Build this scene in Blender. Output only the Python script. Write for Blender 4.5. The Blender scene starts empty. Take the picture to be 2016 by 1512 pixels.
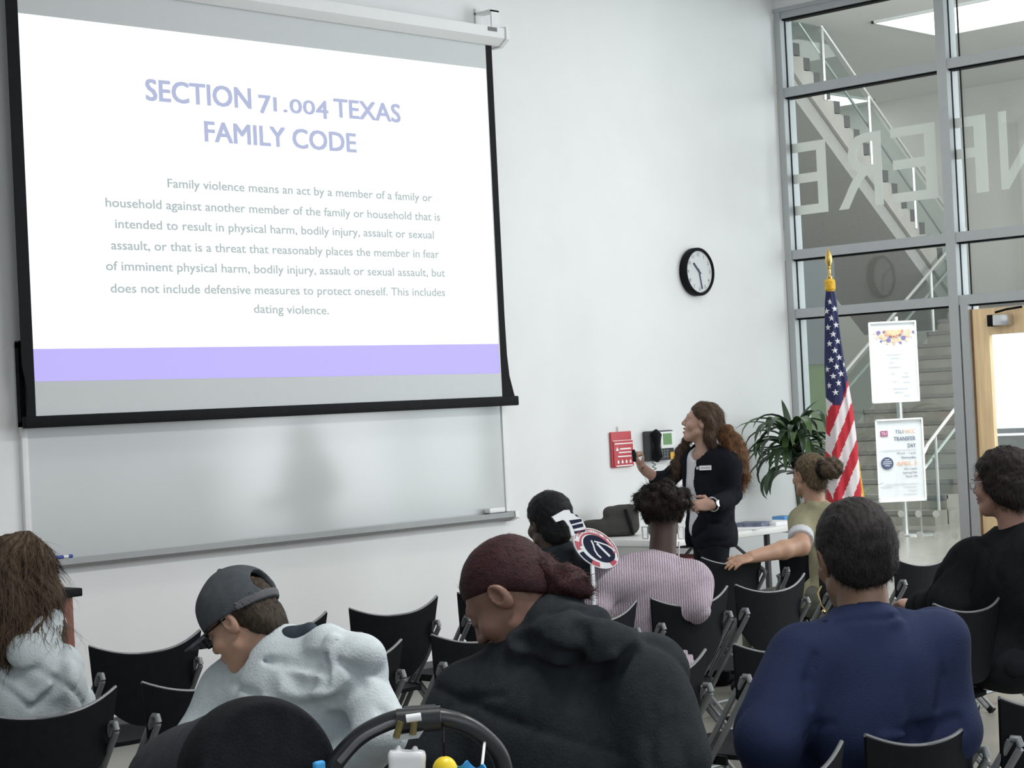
import bpy, bmesh, math, random
import numpy as np
from mathutils import Vector, Matrix
SC = bpy.context.scene
COL = SC.collection
rng = np.random.default_rng(7)
random.seed(7)

# ------------------------------------------------------------------ camera
F_PX = 3822.2                       # focal length in pixels of a 2016 x 1512 frame
YAW, PITCH, ROLL = math.radians(43.686), math.radians(0.6904), math.radians(-2.771)
EYE = np.array([0.0, -8.6, 1.62])   # main wall is y=0, floor z=0, x runs along the wall
_f = np.array([math.cos(YAW)*math.cos(PITCH), math.sin(YAW)*math.cos(PITCH), math.sin(PITCH)])
_r = np.cross(_f, [0, 0, 1]); _r /= np.linalg.norm(_r); _u = np.cross(_r, _f)
CR = _r*math.cos(ROLL) + _u*math.sin(ROLL)
CU = -_r*math.sin(ROLL) + _u*math.cos(ROLL)
CF = _f
cam = bpy.data.cameras.new('camera'); cam.sensor_width = 36.0; cam.lens = 36.0*F_PX/2016
cam.clip_end = 200
camo = bpy.data.objects.new('camera', cam); COL.objects.link(camo)
camo.matrix_world = Matrix(((CR[0], CU[0], -CF[0], EYE[0]), (CR[1], CU[1], -CF[1], EYE[1]),
                            (CR[2], CU[2], -CF[2], EYE[2]), (0, 0, 0, 1)))
SC.camera = camo

def ray(px, py): return CR*((px-1008)/F_PX) - CU*((py-756)/F_PX) + CF
def at(px, py, d): return EYE + ray(px, py)*d                       # survey point at depth d
def onw(px, py, y=0.0):
    v = ray(px, py); return EYE + v*((y-EYE[1])/v[1])                 # on a plane parallel to the main wall
def ong(px, py, x=12.05):
    v = ray(px, py); return EYE + v*((x-EYE[0])/v[0])                 # on a plane parallel to the glass wall
def onz(px, py, z):
    v = ray(px, py); return EYE + v*((z-EYE[2])/v[2])

# ------------------------------------------------------------------ light
SC.view_settings.view_transform = 'Standard'
SC.view_settings.look = 'None'
SC.view_settings.gamma = 1.0
SC.view_settings.use_curve_mapping = False
SC.view_settings.exposure = 0.0
SC.cycles.use_denoising = True
SC.cycles.max_bounces = 8
SC.cycles.transparent_max_bounces = 16
SC.cycles.caustics_reflective = False; SC.cycles.caustics_refractive = False
wd = bpy.data.worlds.new('world'); SC.world = wd; wd.use_nodes = True
bg = wd.node_tree.nodes['Background']
bg.inputs[0].default_value = (0.86, 0.94, 1.0, 1); bg.inputs[1].default_value = 0.6

def area(name, loc, target, sx, sy, power, color):
    l = bpy.data.lights.new(name, 'AREA'); l.shape = 'RECTANGLE'; l.size = sx; l.size_y = sy
    l.energy = power; l.color = color
    o = bpy.data.objects.new(name, l); COL.objects.link(o); o.location = loc
    o.rotation_euler = (Vector(target)-Vector(loc)).to_track_quat('-Z', 'Y').to_euler()
    return o
for x, y, pw in ((3.4, -2.2, 4), (6.8, -2.2, 10), (10.2, -2.2, 16), (3.0, -6.6, 105), (7.0, -6.6, 120), (10.6, -6.6, 105)):
    area('ceiling_lamp', (x, y, 4.5), (x, y+(.9 if y > -3 else 0), 0), 1.8, .6, pw, (1, .99, .97))
area('window_daylight', (11.6, -8.6, 2.3), (8.2, 0, 1.7), 4.5, 3.2, 75, (.92, .97, 1))
area('rear_fill', (2.6, -9.6, 2.1), (3.8, -4.5, 1.0), 3.5, 1.6, 34, (.93, .97, 1))  # added unseen fill that brightens the seated backs
area('entrance_daylight', (14.6, -6.5, 2.8), (13.6, 2, 2.0), 5, 4.5, 430, (.95, .98, 1))
area('lobby_lamp', (16.5, 3.2, 6.3), (17.5, 4.2, 0), 4, 5, 1050, (1, .99, .96))
area('stair_daylight', (22, -3, 4.0), (22, 5, 2.2), 7, 4, 520, (.96, .98, 1))

# ------------------------------------------------------------------ materials
MATS = {}
def mat(name, col, rough=.6, metal=0.0, spec=.5, noise=0.0, nscale=20.0, bump=0.0, bscale=60.0, emit=0.0, ecol=None,
        stretch=None, col2=None, coat=0.0, sheen=0.0):
    if name in MATS: return MATS[name]
    m = bpy.data.materials.new(name); m.use_nodes = True; nt = m.node_tree; N = nt.nodes; L = nt.links
    b = N['Principled BSDF']
    b.inputs['Base Color'].default_value = (*col, 1); b.inputs['Roughness'].default_value = rough
    b.inputs['Metallic'].default_value = metal; b.inputs['Specular IOR Level'].default_value = spec
    if coat: b.inputs['Coat Weight'].default_value = coat; b.inputs['Coat Roughness'].default_value = .1
    if sheen: b.inputs['Sheen Weight'].default_value = sheen
    if emit:
        b.inputs['Emission Color'].default_value = (*(ecol or col), 1); b.inputs['Emission Strength'].default_value = emit
    tc = N.new('ShaderNodeTexCoord'); src = tc.outputs['Object']
    if stretch:
        mp = N.new('ShaderNodeMapping'); mp.inputs['Scale'].default_value = stretch
        L.new(src, mp.inputs['Vector']); src = mp.outputs['Vector']
    if noise or col2:
        n = N.new('ShaderNodeTexNoise'); n.inputs['Scale'].default_value = nscale; n.inputs['Detail'].default_value = 5
        L.new(src, n.inputs['Vector'])
        r = N.new('ShaderNodeValToRGB')
        c2 = col2 or tuple(min(1, c*(1+noise)) for c in col); c1 = col if col2 else tuple(c*(1-noise) for c in col)
        r.color_ramp.elements[0].position = .3; r.color_ramp.elements[1].position = .7
        r.color_ramp.elements[0].color = (*c1, 1); r.color_ramp.elements[1].color = (*c2, 1)
        L.new(n.outputs['Fac'], r.inputs['Fac']); L.new(r.outputs['Color'], b.inputs['Base Color'])
    if bump:
        n2 = N.new('ShaderNodeTexNoise'); n2.inputs['Scale'].default_value = bscale; n2.inputs['Detail'].default_value = 4
        L.new(src, n2.inputs['Vector'])
        bp = N.new('ShaderNodeBump'); bp.inputs['Strength'].default_value = bump; bp.inputs['Distance'].default_value = .01
        L.new(n2.outputs['Fac'], bp.inputs['Height']); L.new(bp.outputs['Normal'], b.inputs['Normal'])
    MATS[name] = m
    return m

def glass_mat(name, tint=(.93, .96, .96), refl=1.0):
    m = bpy.data.materials.new(name); m.use_nodes = True; nt = m.node_tree; N = nt.nodes; L = nt.links
    N.remove(N['Principled BSDF']); out = N['Material Output']
    t = N.new('ShaderNodeBsdfTransparent'); t.inputs[0].default_value = (*tint, 1)
    g = N.new('ShaderNodeBsdfGlossy'); g.inputs['Roughness'].default_value = .01
    fr = N.new('ShaderNodeFresnel'); fr.inputs[0].default_value = 1.5
    mx = N.new('ShaderNodeMixShader')
    ge = N.new('ShaderNodeNewGeometry'); io = N.new('ShaderNodeMapRange'); io.inputs['To Min'].default_value = 1.5; io.inputs['To Max'].default_value = 1/1.5
    L.new(ge.outputs['Backfacing'], io.inputs['Value']); L.new(io.outputs[0], fr.inputs[0])
    L.new(fr.outputs[0], mx.inputs[0]); L.new(t.outputs[0], mx.inputs[1]); L.new(g.outputs[0], mx.inputs[2])
    L.new(mx.outputs[0], out.inputs[0]); MATS[name] = m
    return m

# ------------------------------------------------------------------ object helpers
def tag(o, label=None, cat=None, group=None, kind=None):
    if label: o['label'] = label
    if cat: o['category'] = cat
    if group: o['group'] = group
    if kind: o['kind'] = kind
    return o
def empty(name, loc=(0, 0, 0), rz=0.0):
    o = bpy.data.objects.new(name, None); COL.objects.link(o); o.location = loc; o.rotation_euler = (0, 0, rz)
    o.empty_display_size = .1
    return o
def link(name, me, parent=None, loc=None):
    o = bpy.data.objects.new(name, me); COL.objects.link(o)
    if parent is not None: o.parent = parent
    if loc is not None: o.location = loc
    return o
def copy_tree(o, parent=None):
    c = o.copy(); COL.objects.link(c)
    if parent is not None: c.parent = parent
    for ch in list(o.children): copy_tree(ch, c)
    return c
def smooth(me, ang=35):
    me.polygons.foreach_set('use_smooth', [True]*len(me.polygons))
    if ang < 180:
        try: me.set_sharp_from_angle(angle=math.radians(ang))
        except Exception: pass

class MB:
    """collects polygons, then builds ONE mesh object"""
    def __init__(s): s.v = []; s.f = []; s.mi = []; s.cur = 0
    def add(s, vs, fs):
        o = len(s.v); s.v += [tuple(map(float, p)) for p in vs]; s.f += [tuple(i+o for i in q) for q in fs]; s.mi += [s.cur]*len(fs)
    def box(s, c, size, R=None):
        c = np.array(c, float); h = np.array(size, float)/2
        P = np.array([[x, y, z] for x in (-1, 1) for y in (-1, 1) for z in (-1, 1)])*h
        if R is not None: P = P @ np.array(R, float).T
        s.add(P+c, [(0, 1, 3, 2), (4, 6, 7, 5), (0, 4, 5, 1), (2, 3, 7, 6), (0, 2, 6, 4), (1, 5, 7, 3)]); return s
    def b2(s, lo, hi): lo = np.array(lo, float); hi = np.array(hi, float); return s.box((lo+hi)/2, np.abs(hi-lo))
    def tube(s, pts, r, n=8, cap=True, flat=None):
        pts = [np.array(p, float) for p in pts]; m = len(pts)
        rs = r if isinstance(r, (list, tuple, np.ndarray)) else [r]*m
        vs = []; up = np.array([0, 0, 1.0]); prev = None
        for i in range(m):
            t = pts[min(i+1, m-1)]-pts[max(i-1, 0)]; t = t/(np.linalg.norm(t)+1e-9)
            if prev is None:
                a = np.cross(t, up)
                if np.linalg.norm(a) < .1: a = np.cross(t, [1, 0, 0])
            else: a = prev - t*np.dot(prev, t)
            a = a/(np.linalg.norm(a)+1e-9); prev = a; b = np.cross(t, a)
            fx, fy = flat if flat else (1, 1)
            for k in range(n):
                w = 2*math.pi*k/n; vs.append(pts[i]+rs[i]*(a*math.cos(w)*fx+b*math.sin(w)*fy))
        fs = [(i*n+k, i*n+(k+1) % n, (i+1)*n+(k+1) % n, (i+1)*n+k) for i in range(m-1) for k in range(n)]
        if cap: fs += [tuple(range(n))[::-1], tuple((m-1)*n+k for k in range(n))]
        s.add(vs, fs); return s
    def lathe(s, prof, c=(0, 0, 0), n=24, R=None):
        c = np.array(c, float); vs = []
        for r_, z in prof:
            for k in range(n):
                p = np.array([r_*math.cos(2*math.pi*k/n), r_*math.sin(2*math.pi*k/n), z])
                vs.append(c+(np.array(R) @ p if R is not None else p))
        m = len(prof)
        fs = [(i*n+k, i*n+(k+1) % n, (i+1)*n+(k+1) % n, (i+1)*n+k) for i in range(m-1) for k in range(n)]
        fs += [tuple(range(n))[::-1], tuple((m-1)*n+k for k in range(n))]
        s.add(vs, fs); return s
    def prism(s, poly, d, o, ax, ay):
        """polygon in the (ax, ay) frame at o, thickened by d along ax x ay"""
        o = np.array(o, float); ax = np.array(ax, float); ay = np.array(ay, float); nz = np.cross(ax, ay); n = len(poly)
        vs = [o+ax*p[0]+ay*p[1] for p in poly]+[o+ax*p[0]+ay*p[1]+nz*d for p in poly]
        fs = [tuple(range(n))[::-1], tuple(range(n, 2*n))]+[(k, (k+1) % n, n+(k+1) % n, n+k) for k in range(n)]
        s.add(vs, fs); return s
    def sheet(s, fn, nu, nv, th=.0):
        """thickened parametric surface: fn(u,v) with u,v in 0..1"""
        A = np.array([[fn(i/nu, j/nv) for j in range(nv+1)] for i in range(nu+1)], float)
        du = np.gradient(A, axis=0); dv = np.gradient(A, axis=1); nn = np.cross(du, dv)
        nn /= (np.linalg.norm(nn, axis=2, keepdims=True)+1e-12); B = A+nn*th
        w = nv+1; tot = (nu+1)*w; vs = list(A.reshape(-1, 3))+list(B.reshape(-1, 3)); fs = []
        for i in range(nu):
            for j in range(nv):
                a, b, c, d = i*w+j, (i+1)*w+j, (i+1)*w+j+1, i*w+j+1
                fs += [(a, d, c, b), (a+tot, b+tot, c+tot, d+tot)]
        for i in range(nu):
            a, b = i*w, (i+1)*w; fs.append((a, b, b+tot, a+tot)); a, b = i*w+nv, (i+1)*w+nv; fs.append((b, a, a+tot, b+tot))
        for j in range(nv):
            a, b = j, j+1; fs.append((b, a, a+tot, b+tot)); a, b = nu*w+j, nu*w+j+1; fs.append((a, b, b+tot, a+tot))
        s.add(vs, fs); return s
    def build(s, name, m, parent=None, loc=None, sm=None, bevel=0.0, fix=False):
        me = bpy.data.meshes.new(name); me.from_pydata(s.v, [], s.f)
        ms = m if isinstance(m, (list, tuple)) else [m]
        for x in ms: me.materials.append(x)
        if len(ms) > 1: me.polygons.foreach_set('material_index', s.mi)
        if fix or bevel:
            bm = bmesh.new(); bm.from_mesh(me); bmesh.ops.recalc_face_normals(bm, faces=bm.faces)
            if bevel:
                bmesh.ops.bevel(bm, geom=[e for e in bm.edges if e.is_manifold and e.calc_face_angle(0) > .5], offset=bevel, segments=2, affect='EDGES', profile=.6)
            bm.to_mesh(me); bm.free()
        me.update()
        if sm is not None: smooth(me, sm)
        elif bevel: smooth(me, 40)
        return link(name, me, parent, loc)

def text(name, body, m, parent, o, ax, ay, h, width=None, align='LEFT', depth=.002, bold=0.0, spacing=1.0):
    """lettering as a mesh: cap height h, running along ax with up ay from point o; width squeezes it to fit"""
    cu = bpy.data.curves.new(name, 'FONT'); cu.body = body; cu.size = 1.0; cu.extrude = .0; cu.space_character = spacing
    cu.resolution_u = 3
    tmp = bpy.data.objects.new('tmp', cu); COL.objects.link(tmp); bpy.context.view_layer.update()
    me = bpy.data.meshes.new_from_object(tmp.evaluated_get(bpy.context.evaluated_depsgraph_get()))
    bpy.data.objects.remove(tmp); bpy.data.curves.remove(cu)
    V = np.zeros(len(me.vertices)*3); me.vertices.foreach_get('co', V); V = V.reshape(-1, 3)
    s = h/.729
    V[:, :2] *= s
    x0, x1 = V[:, 0].min(), V[:, 0].max(); sx = 1.0
    if width: sx = width/(x1-x0)
    X = (V[:, 0]-x0)*sx; wdt = (x1-x0)*sx
    if align == 'RIGHT': X -= wdt
    if align == 'CENTER': X -= wdt/2
    ax = np.array(ax, float); ay = np.array(ay, float); nz = np.cross(ax, ay)
    P = np.array(o, float)+X[:, None]*ax+V[:, 1][:, None]*ay
    if bold:
        F0 = [tuple(p.vertices) for p in me.polygons]; n0 = len(P); offs = [(-bold, -bold*.6), (bold, bold*.6), (-bold, bold*.6), (bold, -bold*.6)]
        F0 = [tuple(i+k*n0 for i in f) for k in range(len(offs)) for f in F0]
        P = np.concatenate([P+ax*a*h+ay*b_*h+nz*2e-5*k for k, (a, b_) in enumerate(offs)])
        me = bpy.data.meshes.new(name); me.from_pydata(P.tolist(), [], F0)
    bm = bmesh.new(); bm.from_mesh(me)
    for v, p in zip(bm.verts, P): v.co = p
    if depth:
        r = bmesh.ops.extrude_face_region(bm, geom=list(bm.faces))
        for g in r['geom']:
            if isinstance(g, bmesh.types.BMVert): g.co += Vector(nz*depth)
        bmesh.ops.recalc_face_normals(bm, faces=bm.faces)
    bm.to_mesh(me); bm.free(); me.materials.clear(); me.materials.append(m); me.name = name
    return link(name, me, parent)

# shared materials
M_wall = mat('wall_paint', (.80, .81, .81), .55, noise=.015, nscale=3, bump=.02, bscale=250)
M_ceil = mat('ceiling_paint', (.72, .73, .73), .8, noise=.02)
M_floor = mat('floor_polished_concrete', (.255, .245, .215), .28, noise=.12, nscale=1.6, bump=.015, bscale=40)
M_alu = mat('brushed_aluminium', (.55, .57, .58), .38, .7, noise=.03)
M_aluw = mat('window_frame_metal', (.47, .49, .50), .42, .25, noise=.02)
M_white = mat('white_plastic', (.82, .83, .83), .4, noise=.01)
M_black = mat('black_plastic', (.006, .0065, .0075), .6, spec=.12, noise=.2)
M_steel = mat('stainless_steel', (.62, .63, .62), .22, .95, noise=.03)
M_conc = mat('concrete', (.235, .225, .195), .75, noise=.22, nscale=2.2, bump=.1, bscale=18)
M_vinyl = bpy.data.materials.new('frosted_vinyl'); M_vinyl.use_nodes = True
_n = M_vinyl.node_tree; _t = _n.nodes.new('ShaderNodeBsdfTranslucent'); _t.inputs[0].default_value = (.85, .84, .81, 1); _m = _n.nodes.new('ShaderNodeMixShader'); _m.inputs[0].default_value = .55
_n.nodes['Principled BSDF'].inputs['Base Color'].default_value = (.82, .81, .79, 1); _n.nodes['Principled BSDF'].inputs['Roughness'].default_value = .8
_n.links.new(_n.nodes['Principled BSDF'].outputs[0], _m.inputs[1]); _n.links.new(_t.outputs[0], _m.inputs[2]); _n.links.new(_m.outputs[0], _n.nodes['Material Output'].inputs[0])
M_glass = glass_mat('window_glass')
M_brass = mat('brass', (.60, .42, .14), .3, .9, noise=.06)
M_gold = mat('gold_fringe', (.72, .42, .03), .7, noise=.25, nscale=80)
M_ink = mat('ink_dark', (.10, .11, .19), .6, noise=.02)
M_inkg = mat('ink_grey', (.5, .5, .55), .6, noise=.02)
M_paper = mat('paper_white', (.86, .86, .87), .6, noise=.01)
M_red = mat('red_card', (.52, .055, .07), .5, noise=.05)
X, Y, Z = np.eye(3)
# ------------------------------------------------------------------ the setting
def struct(name, mb, m, parent=None, **k):
    o = mb.build(name, m, parent, **k)
    if parent is None: o['kind'] = 'structure'
    return o
GX = 12.05                                                     # room side of the glass wall
struct('floor', MB().b2((-5, -14, -.12), (30, 12, 0)), M_floor)
struct('wall_front', MB().b2((-5, 0, 0), (GX, .22, 4.62)), M_wall)
struct('ceiling', MB().b2((-5, -9.4, 4.62), (12.2, .22, 4.75)), M_ceil)
struct('wall_right', MB().b2((GX, -9.4, 4.52), (12.2, 0, 4.62)), M_wall)
M_lob = mat('lobby_wall_paint', (.60, .60, .56), .8, noise=.03, nscale=1.5)
struct('wall_lobby_back', MB().b2((27.8, -2, 0), (28, 12, 6.5)), M_lob)
struct('wall_lobby_left', MB().b2((12.2, 11.6, 0), (28, 11.8, 6.5)), M_lob)
struct('ceiling_lobby', MB().b2((12.2, -8, 6.4), (28, 12, 6.55)), mat('lobby_ceiling_paint', (.80, .80, .77), .85, noise=.02, nscale=1))
struct('baseboard_front', MB().b2((-5, -.012, 0), (GX, 0, .1)), mat('baseboard_vinyl', (.10, .10, .11), .6, noise=.05))

# glass wall: one window, its frame bars and panes
win = MB()
D0, D1 = GX, GX+.15
YM0, YM1 = -1.385, -1.462
for z0, z1 in ((0, .1), (2.187, 2.255), (2.63, 2.70), (3.855, 3.925), (4.45, 4.52)):
    win.b2((D0+.008, 0, z0), (D1, -1.5 if z0 == 0 else -4.4, z1))
for y0, y1 in ((-.005, -.062), (YM0, YM1), (-2.85, -2.92), (-4.35, -4.42)):
    win.b2((D0, y0, 0), (D1, y1, 4.5))
win.b2((D0, -1.475, 0), (D1, -1.535, 2.19)); win.b2((D0, -2.50, 0), (D1, -2.56, 2.19))
w1 = struct('window_1', MB().b2((D0-.004, 0, 4.5), (D1+.01, -4.42, 4.53)), M_aluw)
win.build('window_frame', M_aluw, w1)
gk = MB()
for y0 in (-.062, YM1, -1.535, -2.92): gk.b2((D0+.055, y0-.004, 0), (D0+.068, y0+.002, 4.5))
for z0 in (2.187, 2.63, 3.855, 4.45): gk.b2((D0+.03, -.06, z0-.012), (D0+.10, -4.35, z0+.001))
gk.build('gasket', M_black, w1)
def pane(y0, y1, z0, z1):
    MB().b2((D0+.070, y0, z0), (D0+.080, y1, z1)).build('pane', M_glass, w1)
for z0, z1 in ((.1, 2.187), (2.255, 2.63), (2.70, 3.855), (3.925, 4.45)): pane(-.062, YM0, z0, z1)
for z0, z1 in ((2.255, 2.63), (2.70, 3.855), (3.925, 4.45)): pane(YM1, -2.85, z0, z1)
for z0, z1 in ((.1, 2.187), (2.255, 2.63), (2.70, 3.855), (3.925, 4.45)): pane(-2.92, -4.35, z0, z1)
pane(-2.56, -2.85, .1, 2.187)
# frosted vinyl capitals, readable from the lobby side
for ch, yl, yr in (('E', -.020, -.358), ('R', -.452, -.842), ('E', -.917, -1.297), ('F', -1.345, -1.70), ('N', -1.80, -2.22)):
    # text runs from -y to +y seen from outside
    text('vinyl_letter', ch, M_vinyl, w1, (D0+.0815, yr, 2.965), Y, Z, .58, abs(yr-yl), depth=.002)
M_dot = M_vinyl
RX = np.array([[0, 0, 1], [0, 1, 0], [-1, 0, 0]], float)
dm = MB()
for z in (.712, .560):
    for y in (-.13, -.275, -.42, -.565, -.71, -.863, -1.008, -1.153, -1.298): dm.lathe([(.026, 0), (.026, .002)], (D0+.066, y, z), 20, RX)
dm.build('frosted_dots', M_dot, w1)

# wooden glazed door in the glass wall
M_maple = mat('maple_wood', (.90, .66, .38), .4, noise=.12, nscale=6, stretch=(1, 6, .5))
d1 = MB()
DX0, DX1 = GX+.03, GX+.075
for lo, hi in (((DX0, -1.55, .01), (DX1, -1.675, 2.15)), ((DX0, -2.37, .01), (DX1, -2.49, 2.15)),
               ((DX0, -1.675, 1.965), (DX1, -2.37, 2.15)), ((DX0, -1.675, .01), (DX1, -2.37, .28))): d1.b2(lo, hi)
door = struct('door_1', d1, M_maple, bevel=.003)
MB().b2((DX0+.018, -1.675, .28), (DX0+.026, -2.37, 1.965)).build('pane', M_glass, door)
MB().b2((DX0-.002, -1.548, .01), (DX1, -1.538, 2.15)).build('door_edge', mat('door_edge_brown', (.24, .13, .06), .6, noise=.1), door)
cl = MB(); cl.b2((GX-.035, -1.70, 2.02), (DX0, -1.745, 2.10)); cl.build('door_closer', M_black, door, bevel=.004)
MB().b2((GX-.04, -1.745, 2.022), (DX0, -1.87, 2.098)).build('closer_body', M_steel, door, bevel=.008)
MB().tube([(GX-.02, -1.76, 2.115), (GX-.03, -1.85, 2.13), (GX-.01, -1.96, 2.14)], .008).build('closer_arm', M_black, door)
MB().tube([(GX-.03, -2.42, .9), (GX-.04, -2.42, 1.0), (GX-.04, -2.42, 1.15), (GX-.03, -2.42, 1.25)], .012).build('door_handle', M_steel, door)
# added glowing panel beyond the door, standing for the bright outdoors
M_glow = mat('outdoor_glow', (.9, .95, .95), .5, emit=1.25, ecol=(.93, 1, 1), noise=.01)
v = MB(); v.b2((14.05, -3.2, .0), (14.1, -.42, 2.2)); w2 = struct('glow_panel', v, M_glow)
vf = MB()
for y in (-3.2, -1.9, -1.06, -.46): vf.b2((14.0, y, 0), (14.12, y+.045, 2.24))
for z in (.0, .62, 1.22, 2.2): vf.b2((14.0, -3.2, z), (14.12, -.42, z+.04))
vf.build('window_frame', M_aluw, w2)  # made-up bars across the glowing panel
vb = MB(); vb.b2((14.02, -3.2, .04), (14.05, -.42, 1.2)); vb.build('lower_panel', mat('grey_panel', (.40, .41, .41), .5, noise=.05), w2)  # added grey band standing for the parked car outside

# ------------------------------------------------------------------ lobby furniture: stairs, column, panels
M_lit = mat('ceiling_light_diffuser', (1, 1, 1), .5, emit=2.2, ecol=(1, 1, .98), noise=.002)
for q, lab in ((((21.6, 5.2), (23.2, 2.2)), 'long bright ceiling light panel in the lobby, upper right behind the glass'),
               (((23.2, 10.6), (27.3, 9.0)), 'bright ceiling light panel in the lobby beside the wall corner, lower of the two')):
    (xa, ya), (xb, yb) = q
    t = tag(empty('ceiling_light', ((xa+xb)/2, (ya+yb)/2, 6.4)), lab, 'ceiling light')
    e = t.location
    MB().b2((xa-e.x, ya-e.y, -.025), (xb-e.x, yb-e.y, -.005)).build('diffuser', M_lit, t)
    fr = MB(); hx, hy = abs(xb-xa)/2, abs(yb-ya)/2
    for sx in (-1, 1): fr.box((sx*(hx+.02), 0, -.015), (.04, 2*hy+.08, .03)); fr.box((0, sx*(hy+.02), -.015), (2*hx+.08, .04, .03))
    fr.build('light_frame', M_white, t)

# staircase: lower flight rises away (+x), landing, upper flight rises back (-x)
M_conc2 = mat('stair_concrete_light', (.34, .33, .30), .75, noise=.12, nscale=3)
RISE, RUN, X0 = .17, .278, 19.75
NS = 17; RUNB = .215; XL = X0+NS*RUN; ZL = NS*RISE
YA0, YA1, YB1 = 3.55, 5.75, 7.5
st = tag(empty('staircase', (X0, YA0, 0)), 'concrete staircase with steel railings behind the glass wall', 'staircase')
def rel(mb): mb.v = [(p[0]-X0, p[1]-YA0, p[2]) for p in mb.v]; return mb
fl = MB()
for i in range(NS): fl.b2((X0+i*RUN, YA0, max(0, i*RISE-.35)), (X0+(i+1)*RUN+.02, YA1, (i+1)*RISE))
rel(fl).build('lower_flight', M_conc, st)
ns = MB()
for i in range(NS): ns.b2((X0+i*RUN-.012, YA0, (i+1)*RISE-.045), (X0+i*RUN+.03, YA1, (i+1)*RISE+.004))
rel(ns).build('step_nosing', mat('step_nosing_dark', (.17, .165, .15), .8, noise=.1), st)
rel(MB().b2((XL, 1.5, ZL-.32), (XL+2.4, YB1, ZL))).build('landing', M_conc, st)
uf = MB(); NB_ = 19
prof = []
for i in range(NB_): prof += [(XL-i*RUNB, ZL+i*RISE), (XL-i*RUNB, ZL+(i+1)*RISE)]
prof += [(XL-NB_*RUNB, ZL+NB_*RISE), (XL-NB_*RUNB, ZL+NB_*RISE-.5), (XL, ZL-.45)]
uf.prism(prof, -(YB1-YA1-.12), (0, YA1+.12, 0), X, Z)
rel(uf).build('upper_flight', mat('stair_soffit', (.31, .305, .285), .8, noise=.05), st, fix=True)
sp = []
for i in range(NB_): sp += [(XL-i*RUNB, ZL+i*RISE), (XL-i*RUNB, ZL+(i+1)*RISE)]
sp += [(XL-NB_*RUNB, ZL+NB_*RISE), (XL-NB_*RUNB, ZL+NB_*RISE-.22), (XL, ZL-.22)]
rel(MB().prism(sp, -.05, (0, YA1+.06, 0), X, Z)).build('stringer', M_conc2, st, fix=True)
rz = MB()
for i in range(NB_): rz.b2((XL-i*RUNB-.004, YA1+.055, ZL+i*RISE+.012), (XL-i*RUNB+.13, YA1+.115, ZL+(i+1)*RISE))
rel(rz).build('riser', mat('riser_dark', (.075, .075, .075), .7, noise=.1), st)
M_rail = mat('rail_steel', (.66, .66, .64), .3, .6, noise=.03)
M_sglass = glass_mat('stair_glass', (.86, .90, .89))
def flight_rail(y, xa, za, xb, zb, n, dz=.95):
    r = MB()
    r.tube([(xa-.35, y, za+dz-.12), (xa-.1, y, za+dz-.1), (xa, y, za+dz), (xb, y, zb+dz)], .022)
    r.tube([(xa-.1, y+.05, za+dz-.33), (xb, y+.05, zb+dz-.33)], .02)
    rel(r).build('handrail', M_rail, st)
    for i in range(n):
        t = (i+.15)/n; x, z = xa+(xb-xa)*t, za+(zb-za)*t
        rel(MB().tube([(x, y, z), (x, y, z+dz)], .02)).build('rail_post', M_rail, st)
    g = MB(); g.prism([(xa, za+.12), (xb, zb+.12), (xb, zb+dz-.1), (xa, za+dz-.1)], .012, (0, y+.02, 0), X, Z)
    rel(g).build('glass_guard', M_sglass, st, fix=True)
flight_rail(YA0+.05, X0, .0, XL, ZL, 4)
flight_rail(YA1-.04, X0, .0, XL, ZL, 4)
flight_rail(YA1+.05, XL, ZL, XL-NB_*RUNB, ZL+NB_*RISE, 4)
lr = MB(); lr.tube([(XL-.02, YA0, ZL+1.0), (XL-.02, 1.5, ZL+1.0)], .03); rel(lr).build('handrail', M_rail, st)
rel(MB().b2((XL, YA0-.1, ZL+.1), (XL+.012, 1.6, ZL+.95))).build('glass_guard', M_sglass, st)
for y in (3.4, 3.05, 2.0): rel(MB().tube([(XL+.01, y, ZL-.3), (XL+.01, y, ZL+1.0)], .02)).build('rail_post', M_rail, st)
# painted column by the wall corner
pc = np.array([16.2, 2.86])
col = struct('column_1', MB().b2((pc[0]-.28, pc[1]-.30, 1.9), (pc[0]+.28, pc[1]+.42, 2.95)), mat('column_pale_paint', (.055, .064, .064), .6, noise=.02))
MB().b2((pc[0]-.27, pc[1]-.29, 0), (pc[0]+.27, pc[1]+.44, 1.9)).build('column_base', mat('column_green_paint', (.05, .085, .026), .6, noise=.1), col)

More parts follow.
